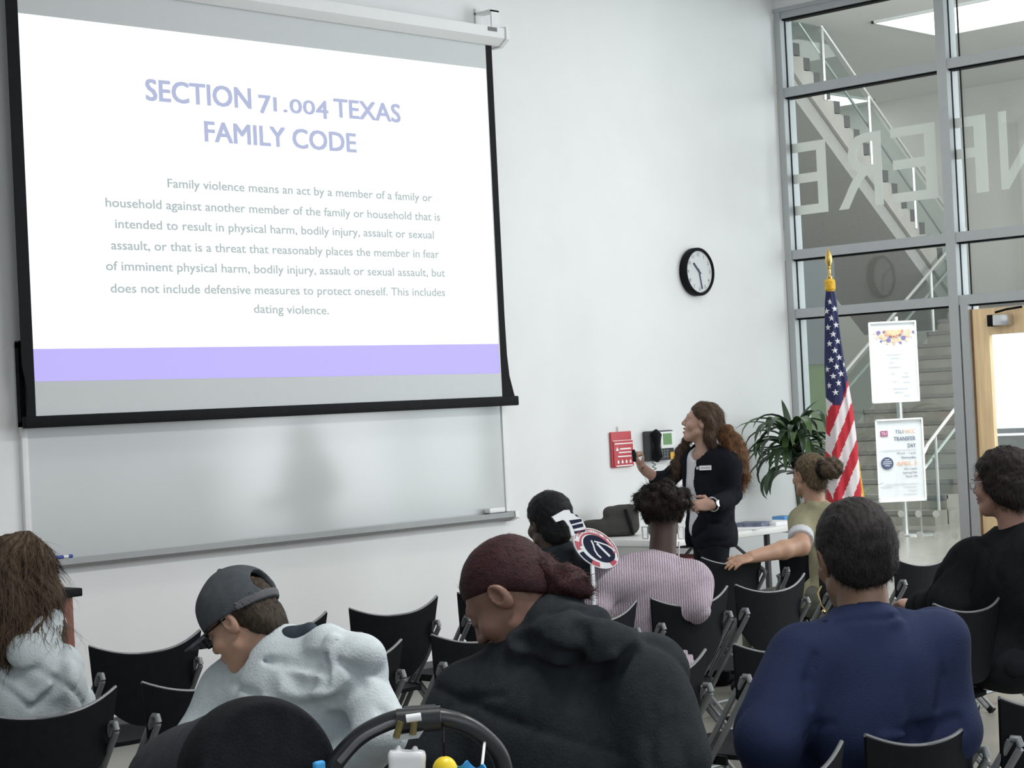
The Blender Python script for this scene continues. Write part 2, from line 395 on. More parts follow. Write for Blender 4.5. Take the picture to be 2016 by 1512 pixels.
# lobby sign stand: two framed posters on a steel pole
sx = at(1790, 1046, 21.5); sx[2] = 0
rv = np.array([CR[0], CR[1], 0]); rv /= np.linalg.norm(rv)              # the posters face the room
nv = np.array([-rv[1], rv[0], 0.0])                                     # away from the room
ss = tag(empty('sign_stand', tuple(sx)), 'steel sign stand holding two white posters behind the glass', 'sign stand')
def L2(a, b, z): return rv*a+nv*b+np.array([0, 0, z])
pl = MB(); pl.tube([L2(-.03, .04, .02), L2(-.03, .04, 2.42)], .034, 16); pl.build('pole', M_steel, ss)
MB().tube([L2(.14, .02, .03), L2(.14, .02, .5)], .012, 8).build('side_pole', M_steel, ss)
MB().lathe([(.30, 0), (.30, .015), (.27, .03), (.05, .035)], (0, 0, 0), 32).build('base', M_steel, ss)
def poster(zb, h, w, cx, name):
    f = MB()
    for a0, a1, z0, z1 in ((-w/2, -w/2+.018, zb, zb+h), (w/2-.018, w/2, zb, zb+h), (-w/2, w/2, zb, zb+.018), (-w/2, w/2, zb+h-.018, zb+h)):
        f.prism([(a0, z0), (a1, z0), (a1, z1), (a0, z1)], .02, L2(cx, .0, 0), rv, Z)
    fo = f.build('poster_frame', M_white, ss, fix=True)
    MB().prism([(-w/2+.01, zb+.01), (w/2-.01, zb+.01), (w/2-.01, zb+h-.01), (-w/2+.01, zb+h-.01)], -.008, L2(cx, .004, 0), rv, Z).build(
        'poster_sheet', mat('poster_paper', (.70, .70, .72), .5, noise=.004), fo, fix=True)
    return fo
PD = 21.5/3822.2
p1 = poster(1.47, .90, .53, -.075, 'upper'); p2 = poster(.37, .92, .53, -.055, 'lower')
M_or = mat('print_orange', (.86, .42, .26), .6, noise=.3, nscale=60); M_pu = mat('print_purple', (.16, .12, .3), .6, noise=.1)
fan = MB()
for k in range(9):
    a = math.pi*(k+.5)/9
    for rr, s_ in ((.10, .018), (.16, .026), (.21, .014)):
        fan.cur = 1 if (k+int(rr*100)) % 3 == 0 else 0
        fan.prism([(rr*math.cos(a)*1.05+s_*math.cos(q*math.pi/4), -rr*.72*math.sin(a)+s_*.9*math.sin(q*math.pi/4)) for q in range(8)], -.003, L2(-.065, -.006, 2.27), rv, Z)
fan.cur = 0
fan.prism([(.11*math.cos(a), -.085*math.sin(a)) for a in np.linspace(0, math.pi, 16)], -.002, L2(-.065, -.006, 2.275), rv, Z)
fan.build('printed_rosette', [M_or, M_pu], p1, fix=True)
ln = MB()
for i, (a, w, z) in enumerate(((0, .16, 2.0), (.02, .12, 1.96), (-.02, .07, 1.91), (0, .15, 1.86), (-.02, .05, 1.79), (.13, .05, 1.79), (.12, .09, 1.75), (.0, .05, 1.7), (.13, .08, 1.69), (.06, .18, 1.62), (.04, .1, 1.58), (.13, .08, 1.54))):
    ln.prism([(a-w/2, z), (a+w/2, z), (a+w/2, z+.009), (a-w/2, z+.009)], -.002, L2(-.075, -.005, 0), rv, Z)
ln.build('printed_lines', M_inkg, p1, fix=True)
RT = .175
def ptx(body, z, h, w, m, a=RT): text('printed_text', body, m, p2, L2(a-.055, -.006, z), rv, Z, h, w, 'RIGHT', depth=0, bold=.012)
MB().prism([(-.21, 1.10), (-.13, 1.10), (-.13, 1.16), (-.21, 1.16)], -.002, L2(-.055, -.005, 0), rv, Z).build('printed_logo', mat('print_maroon', (.33, .06, .17), .6, noise=.05), p2, fix=True)
text('printed_text', 'TSU', M_paper, p2, L2(-.20-.055, -.0085, 1.112), rv, Z, .036, .06, depth=0)
text('printed_text', 'TSU/', M_ink, p2, L2(.055-.055, -.006, 1.125), rv, Z, .042, .10, 'RIGHT', depth=0)
ptx('HCC', 1.125, .042, .105, M_or); ptx('TRANSFER', 1.045, .047, .24, M_ink); ptx('DAY', .965, .047, .09, M_ink)
ptx('10 a.m. - 1 p.m.', .895, .022, .21, M_ink); ptx('Wednesday,', .845, .024, .17, M_ink)
ptx('APRIL 3', .77, .046, .22, M_or); ptx('HCC Central', .72, .022, .14, M_ink); ptx('Learning Hub', .678, .022, .155, M_ink); ptx('Room 100', .636, .022, .12, M_ink)
MB().lathe([(.068, 0), (.068, .003)], L2(-.15-.055, -.004, .80), 28, np.array([rv, Z, -nv]).T).build('printed_badge', mat('print_navy', (.05, .065, .14), .6, noise=.05), p2, fix=True)
bl = MB()
for z, w in ((.835, .05), (.812, .09), (.79, .1), (.768, .06)): bl.prism([(-.15-w/2, z), (-.15+w/2, z), (-.15+w/2, z+.011), (-.15-w/2, z+.011)], -.002, L2(-.055, -.0075, 0), rv, Z)
for a, w, z in ((-.02, .4, .94), (-.0, .37, .565), (-.17, .12, .54), (.1, .13, .53), (.12, .1, .49), (.09, .15, .45)): bl.prism([(a-w/2, z), (a+w/2, z), (a+w/2, z+.005), (a-w/2, z+.005)], -.002, L2(-.055, -.005, 0), rv, Z)
bl.build('printed_lines', M_inkg, p2, fix=True)

# ------------------------------------------------------------------ on the main wall
def S(p): return p
YS = -.12
scr = tag(empty('projection_screen', (7.1, -.12, 4.0)), 'large pull-down projection screen showing a white slide on the front wall', 'projection screen')
so = np.array(scr.location)
def quad(mb, pts, d=.002):
    P = [np.array(p) for p in pts]; n = np.array([0, -d, 0]); mb.add(P+[p+n for p in P], [(0, 1, 2, 3), (7, 6, 5, 4), (0, 4, 5, 1), (1, 5, 6, 2), (2, 6, 7, 3), (3, 7, 4, 0)])
def w_(px, py, y=YS): return onw(px, py, y)
def rs(mb): mb.v = [(p[0]-so[0], p[1]-so[1], p[2]-so[2]) for p in mb.v]; return mb
xl, xr = 5.403, 8.78
m_ = MB(); quad(m_, [(xl-.003, YS, 1.675), (xr, YS, 1.675), (xr, YS, 4.0), (xl-.003, YS, 4.0)], .004)
rs(m_).build('screen_fabric', mat('screen_fabric_white', (.64, .665, .67), .8, noise=.01), scr, fix=True)
TL, TR, BR, BL = w_(36, 26), w_(955, 136), w_(984, 735), w_(70, 751)
TL[0] = BL[0] = xl; PTL, PTR = w_(74, 687), w_(980, 677); PTL[0] = xl
m_ = MB(); quad(m_, [p+np.array([0, -.0045, 0]) for p in (PTL, PTR, TR, TL)], .001)
img = rs(m_).build('projected_slide', mat('slide_white', (.5, .52, .52), .6, emit=.78, ecol=(.985, 1, 1), noise=.004), scr, fix=True)
m_ = MB(); mid0, mid1 = w_(520, 680), w_(520, 737)
quad(m_, [p+np.array([0, -.0045, 0]) for p in (BL, BR, PTR, PTL)], .001)
rs(m_).build('projected_band', mat('slide_lavender', (.02, .02, .04), .6, emit=.82, ecol=(.60, .53, 1.12), noise=.01), scr, fix=True)
M_tt = mat('slide_title_blue', (.02, .02, .03), .6, emit=.46, ecol=(.90, 1.0, 1.42), noise=.01)
M_tb = mat('slide_body_grey', (.08, .09, .09), .6, emit=.42, ecol=(.86, 1.0, 1.0), noise=.01)
def line(body, a, b, m, h, bold=0.0, name='slide_text'):
    A, B = w_(*a), w_(*b); wd = np.linalg.norm(B-A); ax = (B-A)/wd
    t = text(name, body, m, scr, A+np.array([0, -.0062, 0])-so, ax, np.cross(Y*-1, ax)*-1 if False else Z, h, wd, depth=0, bold=bold)
for body, x0, y0, x1, y1, hh in (('SECTION', 287, 197, 493, 214, .118), ('7', 509.5, 222, 532, 224, .106), ('1.', 538, 219, 564, 221, .083), ('00', 570, 222, 619, 226, .083), ('4', 622, 232, 645, 234, .106), ('TEXAS', 657, 230, 787, 241, .112)):
    line(body, (x0, y0), (x1, y1), M_tt, hh, .04, 'slide_title')
line('FAMILY CODE', (403, 278), (700, 300), M_tt, .115, .04, 'slide_title')
for body, a, b in (('Family violence means an act by a member of a family or', (329, 369), (849, 397)),
                   ('household against another member of the family or household that is', (207, 407), (865, 435)),
                   ('intended to result in physical harm, bodily injury, assault or sexual', (226, 449), (853, 470)),
                   ('assault, or that is a threat that reasonably places the member in fear', (218, 491), (863, 508)),
                   ('of imminent physical harm, bodily injury, assault or sexual assault, but', (208, 532), (875, 545)),
                   ('does not include defensive measures to protect oneself. This includes', (217, 576), (875, 583)),
                   ('dating violence.', (499, 616), (646, 619))): line(body, a, b, M_tb, .050, .030)
m_ = MB()
m_.prism([(xr, 1.66), (8.905, 1.655), (8.885, 1.72), (8.855, 1.82), (8.842, 1.95), (8.836, 2.2), (8.836, 4.0), (xr, 4.0)], .005, (0, YS+.001, 0), X, Z)
rs(m_).build('screen_border', M_black, scr, fix=True); m_ = MB()
m_.prism([(5.335, 4.0), (5.335, 1.95), (5.36, 1.82), (5.345, 1.66), (xl, 1.66), (xl, 4.0)], .005, (0, YS+.001, 0), X, Z)
rs(m_).build('screen_border', M_black, scr, fix=True)
m_ = MB(); m_.b2((5.33, YS-.02, 1.632), (8.915, YS+.015, 1.692)); rs(m_).build('bottom_bar', M_black, scr, bevel=.008)
c0, c1, c2 = onw(1001.6, 57, -.20), onw(1001.6, 77, -.20), onw(991, 92, -.15)
xe = c0[0]; zt, zm, zb_ = c0[2], c1[2], c2[2]
m_ = MB(); m_.prism([(.04, zt+.015), (.2, zt), (.2, zm), (.145, zb_), (.06, zb_), (.04, zm)], xe-4.9, (xe, 0, 0), -Y, Z)
rs(m_).build('screen_case', M_white, scr, fix=True)
m_ = MB(); m_.prism([(.03, zt+.03), (.21, zt+.008), (.21, zm-.005), (.145, zb_-.008), (.05, zb_-.008), (.03, zm)], .03, (xe-.005, 0, 0), -Y, Z)
m_.b2((xe-.10, -.002, zt+.01), (xe-.03, -.012, zt+.15)); m_.b2((xe-.10, -.002, zt+.11), (xe-.03, -.15, zt+.125)); m_.b2((xe-.10, -.14, zt), (xe-.03, -.15, zt+.12))
rs(m_).build('end_bracket', M_white, scr, fix=True)
m_ = MB(); m_.b2((xe-.19, -.2, zm+.035), (xe-.11, -.203, zm+.06)); rs(m_).build('maker_plate', mat('plate_grey', (.16, .16, .17), .5, noise=.05), scr)

wb = tag(empty('whiteboard', (7.1, 0, 1.5)), 'wide whiteboard with an aluminium tray below the projection screen', 'whiteboard')
so = np.array(wb.location)
M_wb = mat('whiteboard_enamel', (.56, .585, .585), .16, spec=.6, noise=.02, nscale=1.2)
rs(MB().b2((5.40, 0, .955), (8.88, -.018, 2.05))).build('writing_surface', M_wb, wb)
m_ = MB()
for lo, hi in (((5.375, 0, .94), (5.41, -.028, 2.08)), ((8.87, 0, .94), (8.90, -.028, 2.08)), ((5.375, 0, 2.05), (8.90, -.028, 2.08))): m_.b2(lo, hi)
rs(m_).build('board_frame', M_white, wb, bevel=.003)
m_ = MB(); m_.prism([(0, .958), (.02, .955), (.085, .952), (.095, .962), (.1, .93), (.06, .91), (0, .91)], 3.55, (8.91, 0, 0), -Y, Z)
rs(m_).build('marker_tray', mat('tray_aluminium', (.26, .27, .27), .5, .2, noise=.03), wb, fix=True)
m_ = MB(); m_.prism([(0, .964), (.104, .966), (.108, .925), (.05, .90), (0, .90)], .035, (8.905, 0, 0), -Y, Z); rs(m_).build('tray_end_cap', M_white, wb, fix=True)
p = onw(118, 1103, -.06); mk = MB(); mk.tube([(p[0]-.07, -.06, .968), (p[0]+.05, -.058, .968)], .009, 10)
mko = mk.build('marker', M_white, None); tag(mko, 'white dry-erase marker with a blue end on the whiteboard tray', 'marker')
MB().tube([(p[0]+.05, -.058, .968), (p[0]+.075, -.0575, .968)], .0095, 10).build('marker_cap', mat('marker_blue', (.03, .06, .35), .4, noise=.03), mko)
MB().tube([(p[0]-.03, -.0595, .968), (p[0]+.02, -.0585, .968)], .0094, 10).build('marker_label', mat('marker_blue', (.03, .06, .35)), mko)
er = MB().b2((8.66, -.035, .965), (8.80, -.085, .995)).build('eraser', M_white, None, bevel=.006); tag(er, 'whiteboard eraser at the far end of the tray', 'eraser')
MB().b2((8.662, -.037, .9575), (8.798, -.083, .965)).build('felt_pad', mat('felt_dark', (.08, .08, .09), .9, noise=.1), er)
tb = tag(empty('shaded_board_corner', (5.5, 0, 1.8)), 'dark panel standing for the shaded whiteboard corner left of the screen bottom', 'board')  # dark panel and frame stand for the whiteboard corner in the screen's shadow
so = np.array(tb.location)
rs(MB().b2((5.37, -.03, 1.66), (5.9, -.05, 2.065))).build('panel', mat('board_shade_grey', (.12, .13, .135), .6, noise=.05), tb)
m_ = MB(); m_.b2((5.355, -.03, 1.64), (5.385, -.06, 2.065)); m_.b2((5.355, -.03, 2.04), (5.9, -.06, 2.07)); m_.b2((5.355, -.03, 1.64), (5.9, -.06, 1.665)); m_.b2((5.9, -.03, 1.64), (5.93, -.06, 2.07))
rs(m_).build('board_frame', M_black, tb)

# clock
cc = onw(1366, 536); ck = tag(empty('wall_clock', (cc[0], 0, cc[2])), 'round black-rimmed wall clock reading about ten twenty-eight', 'clock')
RYm = np.array([[1, 0, 0], [0, 0, -1], [0, 1, 0]], float)           # lathe axis towards -y
MB().lathe([(.165, 0), (.172, .01), (.172, .05), (.160, .062), (.150, .06), (.148, .045)], (0, 0, 0), 48, RYm).build('rim', M_black, ck, sm=30)
MB().lathe([(.149, .04), (.149, .046)], (0, 0, 0), 48, RYm).build('dial', mat('clock_dial', (.72, .74, .74), .12, noise=.01, coat=1), ck)
for k in range(1, 13):
    a = math.radians(90-30*k); text('numeral', str(k), M_ink, ck, (.122*math.cos(a), -.0475, .122*math.sin(a)-.012), X, Z, .026, align='CENTER', depth=0)
for nm, ang, ln_, wd in (('hour_hand', 135, .085, .007), ('minute_hand', -78, .125, .005)):
    a = math.radians(ang); MB().tube([(-.02*math.cos(a), -.05, -.02*math.sin(a)), (ln_*math.cos(a), -.05, ln_*math.sin(a))], wd, 6).build(nm, M_ink, ck)

# wall phone
ph = tag(empty('wall_phone', tuple(onw(1300, 877, 0)*np.array([1, 0, 1]))), 'dark grey wall phone with a small green display behind the presenter', 'phone')
so = np.array(ph.location); yp = -.075
def pq(x0, y0, x1, y1, y, d): a = onw(x0, y0, y); b = onw(x1, y1, y); return (a[0], y, a[2]), (b[0], y+d, b[2])
M_ph = mat('phone_plastic', (.045, .05, .055), .4, noise=.1)
A, B = onw(1277, 849, -.06), onw(1325, 905, -.06); x0, x1, z1, z0 = A[0], B[0]+.02, A[2], B[2]
rs(MB().b2((x0, 0, z0), (x1, -.06, z1))).build('phone_body', M_ph, ph, bevel=.012)
rs(MB().tube([(x0+.042, -.075, z1-.012), (x0+.042, -.10, z1-.03), (x0+.042, -.092, (z0+z1)/2), (x0+.042, -.10, z0+.035), (x0+.042, -.075, z0+.015)], [.03, .033, .022, .033, .03], 12)).build('handset', M_black, ph, sm=60)
rs(MB().b2((x0+.115, -.058, z1-.125), (x1+.005, -.072, z1-.01))).build('display_bezel', M_white, ph, bevel=.004)
rs(MB().b2((x0+.138, -.07, z1-.10), (x1-.04, -.075, z1-.022))).build('display', mat('lcd_green', (.10, .22, .08), .3, emit=.12, ecol=(.3, .6, .25), noise=.03), ph)
kp = MB()
for i in range(3):
    for j in range(3): kp.b2((x0+.118+i*.028, -.06, z0+.02+j*.02), (x0+.138+i*.028, -.066, z0+.034+j*.02))
rs(kp).build('keypad', mat('key_grey', (.12, .13, .14), .5, noise=.05), ph)
rs(MB().b2((x1-.052, -.06, z0+.005), (x1-.005, -.068, z0+.055))).build('button', mat('sticker_yellow', (.8, .45, .06), .5, noise=.05), ph, bevel=.003)
sp_ = [(x0+.05+.012*math.cos(t*2.2)+.03*t/30, -.05+.012*math.sin(t*2.2), z0-.0095*t) for t in np.linspace(0, 22, 130)]
rs(MB().tube(sp_, .003, 6)).build('coiled_cord', mat('cord_grey', (.16, .17, .18), .5, noise=.05), ph)
rs(MB().tube([(x0+.01, -.015, z0), (x0+.012, -.006, z0-.12)], .003, 6)).build('line_cord', M_white, ph)

# red emergency flip card
rc = tag(empty('emergency_flip_chart', tuple(onw(1228, 885, 0)*np.array([1, 0, 1]))), 'red emergency flip chart hanging on the wall left of the phone', 'flip chart')
so = np.array(rc.location)
A, B = onw(1205, 851, -.03), onw(1248, 918, -.03)
x0, z1 = A[0], A[2]; x1, z0 = B[0], B[2]
rs(MB().b2((x0, -.006, z0), (x1, -.02, z1))).build('backing_card', M_red, rc, bevel=.003)
rs(MB().b2((x0+.012, -.02, z0+.004), (x1+.004, -.028, z1-.062))).build('front_card', M_red, rc, bevel=.002)
g = MB()
for dz, xa, xb in ((-.085, .012, .0), (-.145, .05, -.015), (-.172, .04, -.02), (-.235, .02, -.01)):
    g.b2((x0+.012+xa, -.0281, z1+dz), (x1+xb, -.0292, z1+dz+.008))
g.b2((x0+.012, -.0201, z1-.062), (x1, -.0215, z1-.058))
for i in range(4): g.prism([(0, 0), (.016, 0), (.018, .012), (.008, .026), (-.002, .012)], .0012, (x0+.045+i*.042, -.0281, z1-.215), X, Z)
g.prism([(0, 0), (.034, 0), (.017, .026)], .0012, (x0+.03, -.0281, z1-.128), X, Z)
g.b2((x0+.075, -.0281, z1-.122), (x1-.02, -.0292, z1-.112))
rs(g).build('white_print', M_paper, rc, fix=True)
rs(MB().tube([((x0+x1)/2-.02, -.008, z1-.01), ((x0+x1)/2-.02, -.008, z1+.035)], .0035, 6)).build('hook', M_steel, rc)
# ------------------------------------------------------------------ furniture at the front
pod = tag(empty('podium', (4.35, -1.42, 0)), 'reddish wooden podium with a black top at the left, behind the long-haired person', 'podium')
p = onz(160, 1157, .95)
pod.location = (p[0]-.36, p[1]+.24, 0)
MB().b2((-.33, -.22, .06), (.33, .22, .915)).build('podium_body', mat('cherry_wood', (.22, .055, .025), .45, noise=.3, nscale=9, stretch=(5, 5, .6)), pod, bevel=.004)
MB().b2((-.36, -.25, .915), (.36, .25, .95)).build('podium_top', M_black, pod, bevel=.006)
MB().b2((-.31, -.2, 0), (.31, .2, .06)).build('podium_plinth', M_black, pod)

tab = tag(empty('folding_table', (10.35, -.5, 0)), 'white folding table against the wall behind the presenter', 'table')
MB().b2((-.9, -.38, .695), (.9, .38, .74)).build('tabletop', mat('table_white_plastic', (.80, .81, .80), .35, noise=.01), tab, bevel=.012)
M_tleg = mat('table_leg_charcoal', (.06, .062, .068), .5, noise=.1)
for sx_ in (-1, 1):
    l = MB(); l.tube([(sx_*.62, -.28, 0), (sx_*.62, .28, 0)], .016); l.tube([(sx_*.62, 0, 0), (sx_*.62, 0, .7)], .022); l.tube([(sx_*.62, -.3, .68), (sx_*.62, .3, .68)], .014)
    l.build('leg', M_tleg, tab)
    MB().tube([(sx_*.62, 0, .38), (sx_*.12, 0, .69)], .011).build('brace', M_tleg, tab)
# printed matter on the table
def slab(name, lab, cat, px, py, w, d, h, m, rz=0.0, group=None, z=.74):
    p = onz(px, py, z)
    R = Matrix.Rotation(rz, 3, 'Z')
    o = MB().b2((-w/2, -d/2, .0005), (w/2, d/2, h)).build(name, m, None, bevel=min(.002, h*.3)); o.location = (p[0], p[1], z); o.rotation_euler = (0, 0, rz)
    return tag(o, lab, cat, group)
slab('magazine_stack', 'stack of grey-blue magazines on the white table', 'magazines', 1484, 1036, .16, .2, .030, mat('magazine_cover', (.15, .17, .24), .4, noise=.4, nscale=30), .2)
slab('paper_stack', 'pile of white papers beside the grey-blue magazines on the table', 'papers', 1526, 1033, .18, .18, .026, M_paper, -.1)
slab('paper_sheet', 'single white sheet of paper on the table next to the presenter', 'paper', 1464, 1041, .2, .24, .004, M_paper, .3)
slab('brochure', 'bright blue brochure at the far end of the white table', 'brochure', 1541, 1024, .12, .10, .03, mat('brochure_blue', (.10, .30, .62), .4, noise=.1), .1)
# striped box under the left end of the table
bx = MB(); bx.b2((-.22, -.16, 0), (.22, .16, .60)); so_ = (9.72, -.62, 0)
bo = bx.build('striped_box', mat('box_maroon', (.20, .02, .035), .6, noise=.1), None, (9.80, -.62, 0)); tag(bo, 'dark red box with slanted white stripes under the table end', 'box')
sm_ = MB()
for k in range(6):
    x = -.2+k*.075; sm_.prism([(x, .02), (x+.018, .02), (x-.025, .598), (x-.043, .598)], .002, (0.02, -.162, 0), X, Z)
for k in range(4):
    x = -.13+k*.075; sm_.prism([(x, .02), (x+.018, .02), (x-.0, .598), (x-.018, .598)], .002, (-.2205, 0, 0), -Y, Z)
sm_.build('white_stripe', M_paper, bo, fix=True)

# ------------------------------------------------------------------ flag
fb = at(1634, 560, 12.35)
flag = tag(empty('flag_on_pole', (fb[0], fb[1], 0)), 'American flag furled on a brass-tipped pole in front of the glass wall', 'flag')
fa = np.array([CR[0], CR[1], 0]); fa /= np.linalg.norm(fa); fn = np.array([fa[1], -fa[0], 0])     # fn: towards the room
ztop = fb[2]
def fl3(a, d, z): return fa*a+fn*d+np.array([0, 0, z])
m_ = MB(); m_.tube([(0, 0, .03), (0, 0, ztop+.04)], .013, 12); m_.build('flagpole', mat('pole_oak', (.30, .17, .07), .4, noise=.1), flag)
m_ = MB(); m_.lathe([(.015, ztop+.03), (.018, ztop+.05), (.010, ztop+.06), (.010, ztop+.10), (.02, ztop+.105), (.012, ztop+.115), (.024, ztop+.15), (.022, ztop+.18), (.008, ztop+.215), (.002, ztop+.235)], (0, 0, 0), 16)
m_.build('finial', M_brass, flag, sm=40)
MB().lathe([(.17, 0), (.17, .02), (.06, .06), (.03, .10)], (0, 0, 0), 28).build('stand', M_brass, flag, sm=30)
LEN = 1.46
def fw(v):                                              # half width and centre of the furled cloth at drop v
    h = np.interp(v, [0, .1, .35, .7, 1.0, 1.4, 1.46], [.022, .036, .052, .078, .098, .118, .120])
    c = np.interp(v, [0, .5, .8, 1.46], [-.002, .004, .018, .030])
    return h, c
def fsurf(u, v):                                        # u around the bundle 0..1, v metres down
    h, c = fw(v); a = 2*math.pi*u
    pl_ = 1+.13*math.sin(5*a+2.5*v)+.06*math.sin(9*a-1.2*v)
    return fl3(c-h*math.cos(a)*(1+.05*math.sin(7*v+5*a)), h*.75*math.sin(a)*pl_, ztop-.01-v)
nu, nv = 96, 150
V, Fc, MI = [], [], []
for j in range(nv+1):
    for i in range(nu): V.append(fsurf(i/nu, LEN*j/nv))
for j in range(nv):
    for i in range(nu):
        Fc.append((j*nu+i, j*nu+(i+1) % nu, (j+1)*nu+(i+1) % nu, (j+1)*nu+i))
        v = LEN*(j+.5)/nv; h, c = fw(v); u = (i+.5)/nu; a = c-h*math.cos(2*math.pi*u)
        edge = .76-max(0, a-.02)*2.6-max(0, -.02-a)*1.2
        if v < edge: k = 0
        else: k = 1 if math.floor((v+2.1*a*(1 if a > -.055 else -1)-.02)/.132) % 2 else 2
        MI.append(k)
me = bpy.data.meshes.new('cloth'); me.from_pydata(V, [], Fc)
for m in (mat('flag_blue', (.016, .02, .085), .8, noise=.1, nscale=60), mat('flag_red', (.50, .02, .035), .8, noise=.08, nscale=60), mat('flag_white', (.72, .66, .68), .8, noise=.03, nscale=60)): me.materials.append(m)
me.polygons.foreach_set('material_index', MI); smooth(me, 180); link('cloth', me, flag)
stp = MB()
for row in range(13):
    for cidx in range(-3, 4):
        v = .10+row*.052; h, c = fw(v); a = c+(cidx+.5*(row % 2))*.052-.01+.02*v
        vv = v-.25*(a-c)
        hh, c_ = fw(vv)
        if abs(a-c_) > hh*.86 or vv > .70-max(0, a-.02)*2.6-max(0, -.02-a)*1.2 or vv < .05: continue
        u = math.acos(max(-1, min(1, -(a-c_)/hh)))/(2*math.pi)
        P = fsurf(u, vv); Pa = fsurf(u+.004, vv)-fsurf(u-.004, vv); Pb = fsurf(u, vv-.01)-fsurf(u, vv+.01)
        Pa /= np.linalg.norm(Pa); Pb /= np.linalg.norm(Pb); n = np.cross(Pa, Pb); n /= np.linalg.norm(n)
        if np.dot(n, fn) < 0: n = -n
        R = .0225
        pts = []
        for q in range(10):
            rr = R if q % 2 == 0 else R*.40; w = math.pi/2+q*math.pi/5
            da, db = rr*math.cos(w), rr*math.sin(w)
            uu = u+da/np.linalg.norm(fsurf(u+.01, vv)-fsurf(u, vv))*.01; pts.append(fsurf(uu, vv-db)+n*.003)
        stp.add(pts+[P+n*.004], [(q, (q+1) % 10, 10) for q in range(10)])
stp.build('stars', mat('star_white', (.75, .74, .76), .7, noise=.02), flag)
fr_ = MB()
fr_.tube([fsurf(.5, v)-fa*.012 for v in np.linspace(1.12, LEN, 14)], .021, 6)
fr_.tube([fsurf(u, LEN) for u in np.linspace(.02, .98, 40)], .012, 6)
fr_.lathe([(.022, ztop+.035), (.034, ztop+.02), (.034, ztop-.03), (.024, ztop-.045)], (0, 0, 0), 20)
fr_.build('gold_fringe', M_gold, flag)

# ------------------------------------------------------------------ corner plant
pb = np.array([11.5, -.42, 0])
plant = tag(empty('potted_plant', tuple(pb)), 'tall leafy dracaena plant in the corner behind the flag', 'plant')
MB().lathe([(.13, 0), (.17, .02), (.19, .3), (.2, .32), (.18, .33), (.175, .29)], (0, 0, 0), 28).build('pot', mat('pot_dark', (.05, .05, .05), .5, noise=.1), plant, sm=40)
MB().lathe([(.17, .28), (.01, .29)], (0, 0, 0), 20).build('soil', mat('soil', (.05, .035, .025), .9, noise=.3), plant)
c_ = onw(1560, 905, -.42)-pb
MB().tube([(0, 0, .28), (.0, .0, .7), (c_[0]*.6, 0, 1.0), (c_[0]+.02, 0, c_[2]+.1)], [.018, .016, .014, .010], 8).build('stem', mat('stem_grey_green', (.075, .085, .055), .8, noise=.2), plant)
lf = MB(); rr = random.Random(3)
def leaf(o, az, el, L, w, droop, m=0):
    lf.cur = m; o = np.array(o); d = np.array([math.cos(az), math.sin(az), 0]); s = np.array([-math.sin(az), math.cos(az), 0])
    n = 9; P = []; ang = el; pos = o.copy()
    for i in range(n+1):
        t = i/n; ww = w*(math.sin(math.pi*min(1, .12+t*.88))**.7)*(1 if t < .98 else .1)
        f = d*math.cos(ang)+Z*math.sin(ang); up = -d*math.sin(ang)+Z*math.cos(ang)
        P.append((pos+s*ww+up*ww*.35, pos, pos-s*ww+up*ww*.35, up)); pos = pos+f*L/n; ang -= droop/n*(.5+t)
    vs = []
    for a, b, c, u in P: vs += [a, b, c, b-u*.002]
    fs = []
    for i in range(n):
        k = 4*i; fs += [(k, k+1, k+5, k+4), (k+1, k+2, k+6, k+5), (k+2, k+3, k+7, k+6), (k+3, k, k+4, k+7)]
    lf.add(vs, fs)
fa2 = math.atan2(fa[1], fa[0])
for i in range(64):
    top = i % 3
    o = c_+np.array([rr.uniform(-.07, .07), rr.uniform(-.07, .07), rr.uniform(-.12, .24)])
    leaf(o, rr.uniform(0, 2*math.pi), rr.uniform(-.1, 1.25), rr.uniform(.32, .52), rr.uniform(.022, .036), rr.uniform(1.6, 3.3), rr.choice((0, 0, 1)))
for az, el, L, dr in ((fa2+math.pi, .5, .42, 2.4), (fa2+math.pi+.3, .1, .38, 2.0), (fa2+math.pi-.3, .9, .45, 2.9), (fa2+math.pi-.1, -.3, .5, 1.2), (fa2+math.pi+.5, .7, .4, 3.4), (fa2+1.9, 1.35, .36, .4), (fa2+.4, 1.2, .4, .8)):
    leaf(c_+np.array([0, 0, .1]), az, el, L, .028, dr, 0)
lf.build('foliage', [mat('leaf_dark', (.025, .052, .022), .38, noise=.3, nscale=12), mat('leaf_mid', (.06, .12, .035), .4, noise=.3, nscale=12)], plant, sm=60)
# grassy plant out in the lobby
lf = MB(); lp = at(1676, 985, 18.5); lpl = tag(empty('lobby_plant', (lp[0], lp[1], 0)), 'small green grassy plant in the lobby, right of the flag', 'plant')
for i in range(26): leaf((0, 0, .45), rr.uniform(0, 6.28), rr.uniform(.6, 1.4), rr.uniform(.25, .45), .010, rr.uniform(.5, 1.6), rr.choice((0, 1)))
lf.build('foliage', [MATS['leaf_mid'], mat('leaf_light', (.16, .24, .06), .5, noise=.2)], lpl, sm=60)
MB().lathe([(.11, 0), (.15, .45), (.13, .455), (.12, .42)], (0, 0, 0), 20).build('pot', MATS['pot_dark'], lpl, sm=40)

